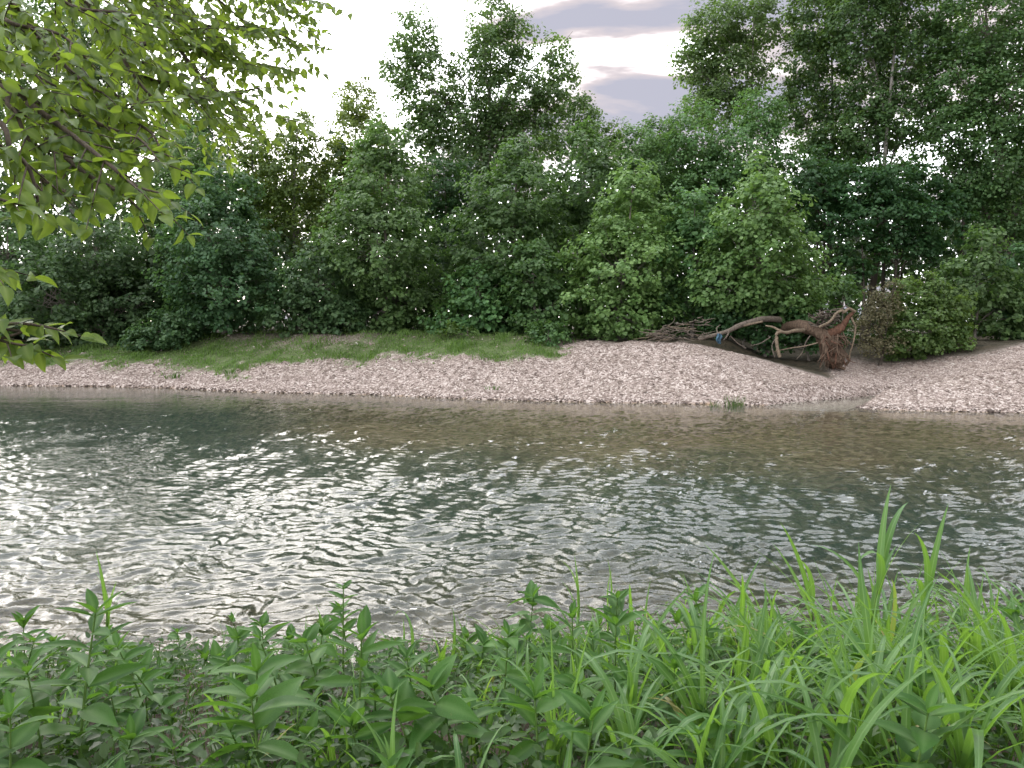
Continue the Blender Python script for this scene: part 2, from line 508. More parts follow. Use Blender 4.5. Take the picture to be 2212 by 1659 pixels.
def build_ground():
    xs = axis([(-900, -120, 90), (-120, -40, 8), (-40, -28, 1.0), (-28, 28, 0.26), (28, 40, 1.0), (40, 120, 8), (120, 900, 90)])
    ys = axis([(-300, -20, 40), (-20, 1, 3), (1, 7, 0.16), (7, 24, 0.8), (24, 44, 0.2), (44, 60, 1.0), (60, 120, 8), (120, 1500, 120)])
    X, Y = np.meshgrid(xs, ys)
    Z = H(X, Y)
    v = np.stack([X, Y, Z], -1)
    me = mesh_np('ground', v, grid_faces(len(xs), len(ys)), M['ground'], True)
    yw = far_edge(X, Y)
    gw = np.where(Y > yw, grass_weight(X, Y), 0.0)
    soil = np.where(Y < near_edge(X) + 0.05, 1.0, 0.0)
    az = np.clip(X / np.maximum(Y, 5.0), prof[0, 0], prof[-1, 0])
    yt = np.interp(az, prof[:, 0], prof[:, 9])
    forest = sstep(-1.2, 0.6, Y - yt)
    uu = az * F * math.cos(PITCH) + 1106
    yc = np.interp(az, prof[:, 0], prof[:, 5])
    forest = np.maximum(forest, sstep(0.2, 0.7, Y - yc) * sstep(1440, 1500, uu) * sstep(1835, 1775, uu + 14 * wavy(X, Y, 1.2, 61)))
    bed = np.where((Y < yw + .02) & (soil < .5), 1.0, 0.0)
    wet = np.where((Z < 0.09) & (soil < .5), 1.0, 0.0)
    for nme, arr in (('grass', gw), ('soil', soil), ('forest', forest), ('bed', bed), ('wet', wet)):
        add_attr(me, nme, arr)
    tag(obj('ground', me), 'river bed and both banks, soil, gravel and forest floor', None, kind='structure')


def ground_material():
    m, n, l = mat('ground')
    out = N(n, 'ShaderNodeOutputMaterial')
    tcn = N(n, 'ShaderNodeTexCoord')
    co = tcn.outputs['Object']

    def noise(scale, detail=5, rough=.6):
        z = N(n, 'ShaderNodeTexNoise', inp={'Scale': scale, 'Detail': detail, 'Roughness': rough}); l.new(co, z.inputs['Vector']); return z.outputs['Fac']

    def ramp(f, cols):
        r = N(n, 'ShaderNodeValToRGB')
        while len(r.color_ramp.elements) < len(cols): r.color_ramp.elements.new(0.5)
        for e, (p, c) in zip(r.color_ramp.elements, cols): e.position = p; e.color = (*c, 1)
        l.new(f, r.inputs[0]); return r.outputs[0]

    def mixc(a, b, f):
        x = N(n, 'ShaderNodeMix', data_type='RGBA')
        l.new(f, x.inputs[0]); l.new(a, x.inputs[6]); l.new(b, x.inputs[7]); return x.outputs[2]

    def att(name):
        a = N(n, 'ShaderNodeAttribute', attribute_name=name); return a.outputs['Fac']
    vor = N(n, 'ShaderNodeTexVoronoi', inp={'Scale': 13.0}); l.new(co, vor.inputs['Vector'])
    gcol = ramp(vor.outputs['Color'], [(0.2, (0.20, 0.155, 0.135)), (0.55, (0.33, 0.27, 0.24)), (0.85, (0.48, 0.42, 0.38))])
    gras = ramp(noise(2.5), [(0.3, (0.055, 0.080, 0.026)), (0.7, (0.105, 0.145, 0.05))])
    soil = ramp(noise(9.0), [(0.3, (0.030, 0.022, 0.016)), (0.7, (0.085, 0.062, 0.046))])
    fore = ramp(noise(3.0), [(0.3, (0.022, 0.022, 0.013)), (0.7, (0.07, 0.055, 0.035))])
    vb = N(n, 'ShaderNodeTexVoronoi', inp={'Scale': 7.0}); l.new(co, vb.inputs['Vector'])
    bedc = ramp(vb.outputs['Color'], [(0.2, (0.13, 0.082, 0.048)), (0.55, (0.25, 0.168, 0.104)), (0.9, (0.36, 0.262, 0.178))])
    c = mixc(gcol, gras, att('grass'))
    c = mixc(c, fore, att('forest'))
    c = mixc(c, bedc, att('bed'))
    c = mixc(c, soil, att('soil'))
    pb = N(n, 'ShaderNodeBsdfPrincipled', inp={'Roughness': 0.9, 'Specular IOR Level': 0.25})
    l.new(c, pb.inputs['Base Color'])
    bp = N(n, 'ShaderNodeBump', inp={'Strength': 0.7, 'Distance': 0.04})
    add = N(n, 'ShaderNodeMath', operation='ADD')
    l.new(vor.outputs['Distance'], add.inputs[0]); l.new(noise(30), add.inputs[1])
    l.new(add.outputs[0], bp.inputs['Height']); l.new(bp.outputs[0], pb.inputs['Normal'])
    l.new(pb.outputs[0], out.inputs[0])
    return m


M['ground'] = ground_material()
build_ground()


# ------------------------------------------------------------------ water
def water_material():
    m, n, l = mat('river_water')
    out = N(n, 'ShaderNodeOutputMaterial')
    tcn = N(n, 'ShaderNodeTexCoord')
    mp = N(n, 'ShaderNodeMapping', inp={'Scale': (0.8, 1.0, 1.0)})
    l.new(tcn.outputs['Object'], mp.inputs[0])
    nz = N(n, 'ShaderNodeTexNoise', inp={'Scale': 11.0, 'Detail': 3.0, 'Roughness': 0.55, 'Distortion': 0.6})
    l.new(mp.outputs[0], nz.inputs['Vector'])
    rip = N(n, 'ShaderNodeAttribute', attribute_name='ripple')
    st = N(n, 'ShaderNodeMath', operation='MULTIPLY', inp={1: 0.22})
    l.new(rip.outputs['Fac'], st.inputs[0])
    bp = N(n, 'ShaderNodeBump', inp={'Distance': 0.03})
    l.new(st.outputs[0], bp.inputs['Strength'])
    l.new(nz.outputs['Fac'], bp.inputs['Height'])
    fr = N(n, 'ShaderNodeFresnel', inp={'IOR': 1.333}); l.new(bp.outputs[0], fr.inputs['Normal'])
    gl = N(n, 'ShaderNodeBsdfGlossy', inp={'Roughness': 0.11, 'Color': (1, 1, 1, 1)}); l.new(bp.outputs[0], gl.inputs['Normal'])
    df = N(n, 'ShaderNodeBsdfDiffuse', inp={'Color': (0.014, 0.034, 0.029, 1)})
    tr = N(n, 'ShaderNodeBsdfTransparent', inp={'Color': (0.86, 0.93, 0.86, 1)})
    tb = N(n, 'ShaderNodeAttribute', attribute_name='murk')
    m1 = N(n, 'ShaderNodeMixShader'); l.new(tb.outputs['Fac'], m1.inputs[0]); l.new(tr.outputs[0], m1.inputs[1]); l.new(df.outputs[0], m1.inputs[2])
    m2 = N(n, 'ShaderNodeMixShader'); l.new(fr.outputs[0], m2.inputs[0]); l.new(m1.outputs[0], m2.inputs[1]); l.new(gl.outputs[0], m2.inputs[2])
    l.new(m2.outputs[0], out.inputs[0])
    return m


M['water'] = water_material()


def build_water():
    ys = [4.6]
    while ys[-1] < 42:
        ys.append(ys[-1] + 0.025 + 0.0048 * max(0, ys[-1] - 6))
    ys = np.array(ys)
    tx = np.concatenate([np.linspace(-3.2, -0.76, 25)[:-1], np.linspace(-0.76, 0.76, 630), np.linspace(0.76, 3.2, 25)[1:]])
    X = tx[None, :] * (ys[:, None] + 2.0); Y = np.repeat(ys[:, None], len(tx), 1)
    r = np.random.default_rng(12)
    az = X / np.maximum(Y, 5.0)
    yw = far_edge(X, Y)
    # domain warp
    wx = X + 0.16 * wavy(X, Y, 2.2, 31, 6) + 0.04 * wavy(X, Y, 0.7, 34, 5)
    wy = Y + 0.16 * wavy(X, Y, 2.0, 32, 6) + 0.04 * wavy(X, Y, 0.6, 35, 5)
    z = np.zeros_like(X)
    nw = 60
    lam = np.exp(r.uniform(np.log(0.075), np.log(0.33), nw))
    for L in lam:
        a = np.radians(r.normal(84, 26)); k = 2 * np.pi / L; p = r.uniform(0, 6.28)
        s = np.sin(k * (np.cos(a) * wx + np.sin(a) * wy) + p)
        amp = 0.0098 * L**1.0
        z += amp * (s + 0.35 * (1 - 2 * np.abs(np.sin(0.5 * k * (np.cos(a) * wx + np.sin(a) * wy) + p / 2))))
    patch = 0.98 + 0.13 * wavy(X, Y, 5.0, 41) + 0.14 * wavy(X, Y, 1.8, 42)
    calm = sstep(0.5, 5.0, yw - Y) * 0.8 + 0.2
    left = sstep(-0.30, -0.55, az + 0.02 * (Y - 30)) * sstep(24, 28.5, Y)
    streak = np.clip(wavy(X * 0.25, Y, 2.0, 43) * 0.7 + 0.25, 0, 1)
    calm = calm * (1 - left * (1 - 0.55 * streak))
    amp = np.clip(patch, 0.2, 1.6) * calm
    far = 1.0 - 0.25 * sstep(16, 28, Y)
    Z = z * amp * far
    v = np.stack([X, Y, Z], -1)
    me = mesh_np('river', v, grid_faces(len(tx), len(ys)), M['water'], True)
    d = bed_depth(X, Y)
    add_attr(me, 'murk', 1 - np.exp(-0.50 * d))
    add_attr(me, 'ripple', np.clip(amp, 0.12, 1.3))
    tag(obj('river', me), 'rippled green river running between the banks', None, kind='structure')


build_water()

# ------------------------------------------------------------------ gravel and short grass on the far bar
def pebble_points():
    n = 250000
    x = rng.uniform(-31, 27, n); y = rng.uniform(24.5, 44, n)
    yw = far_edge(x, y); az = x / y
    u = az * F * math.cos(PITCH) + 1106
    yt = np.interp(az, prof[:, 0], prof[:, 9])
    g = grass_weight(x, y)
    yc = np.interp(az, prof[:, 0], prof[:, 5])
    yt = np.where((u > 1470) & (u + 40 * (rng.random(n) - .5) < 1805), yc + 0.5, yt)
    keep = (y > yw - 0.25) & (y < yt - 0.2) & (np.abs(az) < 0.78) & (rng.random(n) > g * 0.97)
    x, y = x[keep], y[keep]
    z = H(x, y)
    k2 = z > -0.09
    return np.stack([x[k2], y[k2], z[k2]], -1)


def stone_material(name):
    m, n, l = mat(name)
    out = N(n, 'ShaderNodeOutputMaterial')
    a = N(n, 'ShaderNodeAttribute', attribute_name='shade'); a.attribute_type = 'INSTANCER'
    r = N(n, 'ShaderNodeValToRGB')
    els = [(0.0, (0.070, 0.052, 0.043)), (0.3, (0.172, 0.132, 0.112)), (0.62, (0.262, 0.210, 0.180)), (0.9, (0.37, 0.315, 0.275)), (1.0, (0.58, 0.54, 0.49))]
    while len(r.color_ramp.elements) < len(els): r.color_ramp.elements.new(0.5)
    for e, (p, c) in zip(r.color_ramp.elements, els): e.position = p; e.color = (*c, 1)
    l.new(a.outputs['Fac'], r.inputs[0])
    pb = N(n, 'ShaderNodeBsdfPrincipled', inp={'Roughness': 0.75, 'Specular IOR Level': 0.3})
    l.new(r.outputs[0], pb.inputs['Base Color'])
    l.new(pb.outputs[0], out.inputs[0])
    return m


def build_gravel():
    p = pebble_points()
    me = bpy.data.meshes.new('gravel')
    me.vertices.add(len(p)); me.vertices.foreach_set('co', p.astype(np.float32).ravel())
    n = len(p)
    band = wavy(p[:, 0] * .15, p[:, 2] * 6 + p[:, 0] * .12, 2.0, 81) + .5 * wavy(p[:, 0], p[:, 1], 2.2, 82)
    s = np.exp(rng.normal(np.log(0.027), 0.42, n) + .2 * band)
    sc = np.stack([s * rng.uniform(.8, 1.5, n), s * rng.uniform(.75, 1.2, n), s * rng.uniform(.38, .7, n)], -1)
    rot = np.stack([rng.normal(0, .35, n), rng.normal(0, .35, n), rng.uniform(0, 6.28, n)], -1)
    shade = np.clip(rng.beta(3.4, 3.2, n) + .07 * band - 0.42 * sstep(0.13, 0.05, p[:, 2]), 0, 1)
    for nm, arr in (('scl', sc), ('rot', rot)):
        a = me.attributes.new(nm, 'FLOAT_VECTOR', 'POINT'); a.data.foreach_set('vector', arr.astype(np.float32).ravel())
    add_attr(me, 'shade', shade)
    o = tag(obj('gravel', me), 'loose pinkish tan river stones covering the far bar', None, kind='stuff')
    ng = bpy.data.node_groups.new('gravel_scatter', 'GeometryNodeTree')
    ng.interface.new_socket('Geometry', in_out='INPUT', socket_type='NodeSocketGeometry')
    ng.interface.new_socket('Geometry', in_out='OUTPUT', socket_type='NodeSocketGeometry')
    gn, gl = ng.nodes, ng.links
    gi = gn.new('NodeGroupInput'); go = gn.new('NodeGroupOutput')
    ico = gn.new('GeometryNodeMeshIcoSphere'); ico.inputs['Radius'].default_value = 1.0; ico.inputs['Subdivisions'].default_value = 1
    sm = gn.new('GeometryNodeSetMaterial'); sm.inputs['Material'].default_value = stone_material('river_stone')
    gl.new(ico.outputs['Mesh'], sm.inputs['Geometry'])
    inst = gn.new('GeometryNodeInstanceOnPoints')
    gl.new(gi.outputs[0], inst.inputs['Points']); gl.new(sm.outputs[0], inst.inputs['Instance'])
    a1 = gn.new('GeometryNodeInputNamedAttribute'); a1.data_type = 'FLOAT_VECTOR'; a1.inputs['Name'].default_value = 'rot'
    a2 = gn.new('GeometryNodeInputNamedAttribute'); a2.data_type = 'FLOAT_VECTOR'; a2.inputs['Name'].default_value = 'scl'
    er = gn.new('FunctionNodeEulerToRotation')
    gl.new(a1.outputs['Attribute'], er.inputs[0]); gl.new(er.outputs[0], inst.inputs['Rotation'])
    gl.new(a2.outputs['Attribute'], inst.inputs['Scale'])
    gl.new(inst.outputs[0], go.inputs[0])
    md = o.modifiers.new('scatter', 'NODES'); md.node_group = ng


build_gravel()


def blades_mesh(name, pos, h, w, lean, material):
    """thin upright blades: a bent strip of two quads each"""
    n = len(pos)
    a = rng.uniform(0, 6.28, n); side = np.stack([np.cos(a), np.sin(a), 0 * a], -1)
    b = rng.uniform(0, 6.28, n); ld = np.stack([np.cos(b), np.sin(b), 0 * b], -1) * (lean * rng.uniform(.2, 1.4, n) * h)[:, None]
    up = np.array([0, 0, 1.0])
    W = (side * (w / 2)[:, None])
    p0, p1 = pos - W, pos + W
    mid = pos + up * (h * .6)[:, None] + ld * .35
    tip = pos + up * (h * .95)[:, None] + ld
    v = np.stack([p0, p1, mid + W * .8, mid - W * .8, tip + W * .12, tip - W * .12], 1).reshape(-1, 3)
    i = np.arange(n)[:, None] * 6
    f = np.concatenate([i + np.array([[0, 1, 2, 3]]), i + np.array([[3, 2, 4, 5]])], 0)
    return mesh_np(name, v, f, material)


def build_turf():
    n = 150000
    x = rng.uniform(-31, 4, n); y = rng.uniform(32, 46, n)
    az = x / y
    g = grass_weight(x, y)
    yt = np.interp(np.clip(az, prof[0, 0], prof[-1, 0]), prof[:, 0], prof[:, 9])
    keep = (np.abs(az) < .8) & (y > far_edge(x, y) + .5) & (y < yt + 1.5) & (rng.random(n) < g * (0.55 + 0.45 * wavy(x, y, 1.6, 51)))
    x, y = x[keep], y[keep]
    z = H(x, y) - 0.01
    m = len(x)
    tall = np.clip(0.5 + 0.5 * wavy(x, y, 2.4, 52), 0.1, 1.3)
    h = rng.uniform(.06, .20, m) * (0.45 + 1.15 * tall**1.6)
    me = blades_mesh('grass', np.stack([x, y, z], -1), h, rng.uniform(.02, .05, m), 0.6, M['turf'])
    tag(obj('grass', me), 'short green grass on the bench behind the gravel', None, kind='stuff')


build_turf()

# ------------------------------------------------------------------ leaves and trees
T_KITE = (np.array([[0, 0, 0], [-.46, .46, .10], [0, 1, -.04], [.46, .46, .10]]), np.array([[0, 1, 2], [0, 2, 3]]))
T_LOBE = (np.array([[0, 0, 0], [-.56, .34, .10], [-.36, .86, .05], [0, 1.0, -.10], [.36, .86, .05], [.56, .34, .10]]),
          np.array([[0, 3, 2, 1], [0, 5, 4, 3]]))
T_LANCE = (np.array([[0, 0, 0], [-.2, .4, .06], [0, 1, -.15], [.2, .4, .06]]), np.array([[0, 1, 2], [0, 2, 3]]))


def leaves_mesh(name, pos, nrm, ax, size, tpl, material, origin):
    tv, tf = tpl
    Z = unit(nrm); Y = unit(ax - Z * np.sum(ax * Z, -1, keepdims=True)); X = np.cross(Y, Z)
    s = size[:, None]
    v = np.stack([pos + s * (t[0] * X + t[1] * Y + t[2] * Z) for t in tv], 1) - np.asarray(origin)
    n, k = len(pos), len(tv)
    f = (np.arange(n)[:, None, None] * k + tf[None]).reshape(-1, tf.shape[1])
    return mesh_np(name, v.reshape(-1, 3), f, material)


def rand_dirs(n):
    return unit(rng.normal(size=(n, 3)))


def build_tree(name, label, cat, d, lobes, material, bark='bark', leaf=0.17, clump=0.42, per=26, dens=1.0, tpl=T_LOBE, base_u=None,
               group=None, droop=0.0, trunk_r=None, depth_scale=1.0, lean_u=0.0, limbs=True, shell=0.5, flat=0.62):
    """lobes: (u, v, ru, rv) ellipsoids of the crown at distance d; the trunk stands on the ground below"""
    if d >= 46 and tpl is T_LOBE:
        tpl = T_KITE; dens = dens * 1.5
    L = []
    for (u, v, ru, rv) in lobes:
        c = P(u, v, d); k = np.linalg.norm(P(u + 1, v, d) - c)
        L.append((c, np.array([ru * k, min(ru, 1.25 * rv) * k * depth_scale, rv * k])))
    # lobes spread in depth too
    r0 = np.random.default_rng(int(d * 13 + lobes[0][0] + 5000))
    for i, (c, r) in enumerate(L):
        if i: c[1] += r0.uniform(-.45, .45) * r[1]
    top = max(c[2] + r[2] for c, r in L)
    bu = base_u if base_u is not None else np.mean([l[0] for l in lobes[-2:]])
    bx = P(bu, 700, d)[0]
    base = np.array([bx, d, float(H(bx, d)) - 0.08])
    root = empty(name, base, label, cat, group)
    hgt = top - base[2]
    tr = trunk_r or 0.011 * hgt + 0.02
    itop = int(np.argmax([c[2] + r[2] for c, r in L])); ctop = L[itop][0] + np.array([0, 0, 0.75 * L[itop][1][2]])
    mid = base + (ctop - base) * 0.5 + np.array([rng.normal(0, .03) * hgt * .4, rng.normal(0, .02) * hgt, 0]) * .5
    tp = spline([base, base + (mid - base) * .5 + rng.normal(0, .01 * hgt, 3) * [1, 1, 0], mid, ctop], 14)
    rad = tr * (1 - np.linspace(0, 1, 14))**0.8 + 0.012
    rad[0] *= 1.35
    obj('trunk', Tubes().add(tp, rad, 8, .05).mesh('trunk', M[bark], base), root)
    pos, nrm, axs, siz = [], [], [], []
    twigs = Tubes()
    for li, (c, r) in enumerate(L):
        area = 4 * np.pi * (((r[0] * r[1])**1.6 + (r[0] * r[2])**1.6 + (r[1] * r[2])**1.6) / 3)**(1 / 1.6)
        nc = max(6, int(dens * 0.56 * area / clump**2))
        dirs = rand_dirs(nc)
        rf = (shell + (1.03 - shell) * rng.random(nc)**0.6) * (1 + 0.13 * rng.normal(size=nc))
        cc = c + dirs * r * rf[:, None]
        gz = H(cc[:, 0], cc[:, 1])
        ok = cc[:, 2] > gz + 0.15
        cc, dirs = cc[ok], dirs[ok]; nc = len(cc)
        if nc == 0: continue
        # limb to the lobe
        zt = base[2] + max(0.12, min(.8, (c[2] - base[2]) / hgt - 0.22)) * hgt
        it = int(np.argmin(np.abs(tp[:, 2] - zt))); st = tp[it]
        if limbs:
            lm = spline([st, st + (c - st) * .45 + np.array([0, 0, .12 * np.linalg.norm(c - st)]), c, c + (c - st) * .25], 8)
            rl = np.linspace(rad[it] * .6, 0.012, 8)
            obj('limb', Tubes().add(lm, rl, 6, .05).mesh('limb', M[bark], base), root)
        sel = rng.random(nc) < 0.11
        for q in cc[sel]:
            s0 = st + (c - st) * rng.uniform(.4, 1.1)
            twigs.add(spline([s0, s0 + (q - s0) * .5 + [0, 0, -.06 * np.linalg.norm(q - s0)], q], 4), np.linspace(.018, .006, 4), 4)
        cr = clump * rng.uniform(.6, 1.35, nc)
        k = np.maximum(6, (per * (cr / clump)**1.4)).astype(int)
        idx = np.repeat(np.arange(nc), k); m = len(idx)
        dd = rand_dirs(m)
        rr = rng.random(m)**0.45
        off = dd * (rr * cr[idx])[:, None]; off[:, 2] *= flat
        out = unit(dirs[idx] * np.array([1, 1, .5]))
        off += out * (rng.random(m) * .5 * cr[idx])[:, None]
        p = cc[idx] + off
        nn = 0.35 * dd + 0.55 * out + np.array([0, 0, .75]) + 0.42 * rng.normal(size=(m, 3))
        aa = out + 0.8 * rng.normal(size=(m, 3)) + np.array([0, 0, -.35 - droop])
        pos.append(p); nrm.append(nn); axs.append(aa); siz.append(leaf * rng.uniform(.6, 1.3, m))
    pos = np.concatenate(pos); nrm = np.concatenate(nrm); axs = np.concatenate(axs); siz = np.concatenate(siz)
    ok = pos[:, 2] > H(pos[:, 0], pos[:, 1]) + 0.03
    pos, nrm, axs, siz = pos[ok], nrm[ok], axs[ok], siz[ok]
    cr = obj('crown', leaves_mesh('crown', pos, nrm, axs, siz, tpl, material, base), root)
    cr['kind'] = 'stuff'
    if twigs.n:
        tw = obj('twigs', twigs.mesh('twigs', M[bark], base), root); tw['kind'] = 'stuff'
    stats[name] = stats.get(name, 0) + len(pos) * len(tpl[1]) * (2 if tpl[1].shape[1] == 4 else 1)
    return root


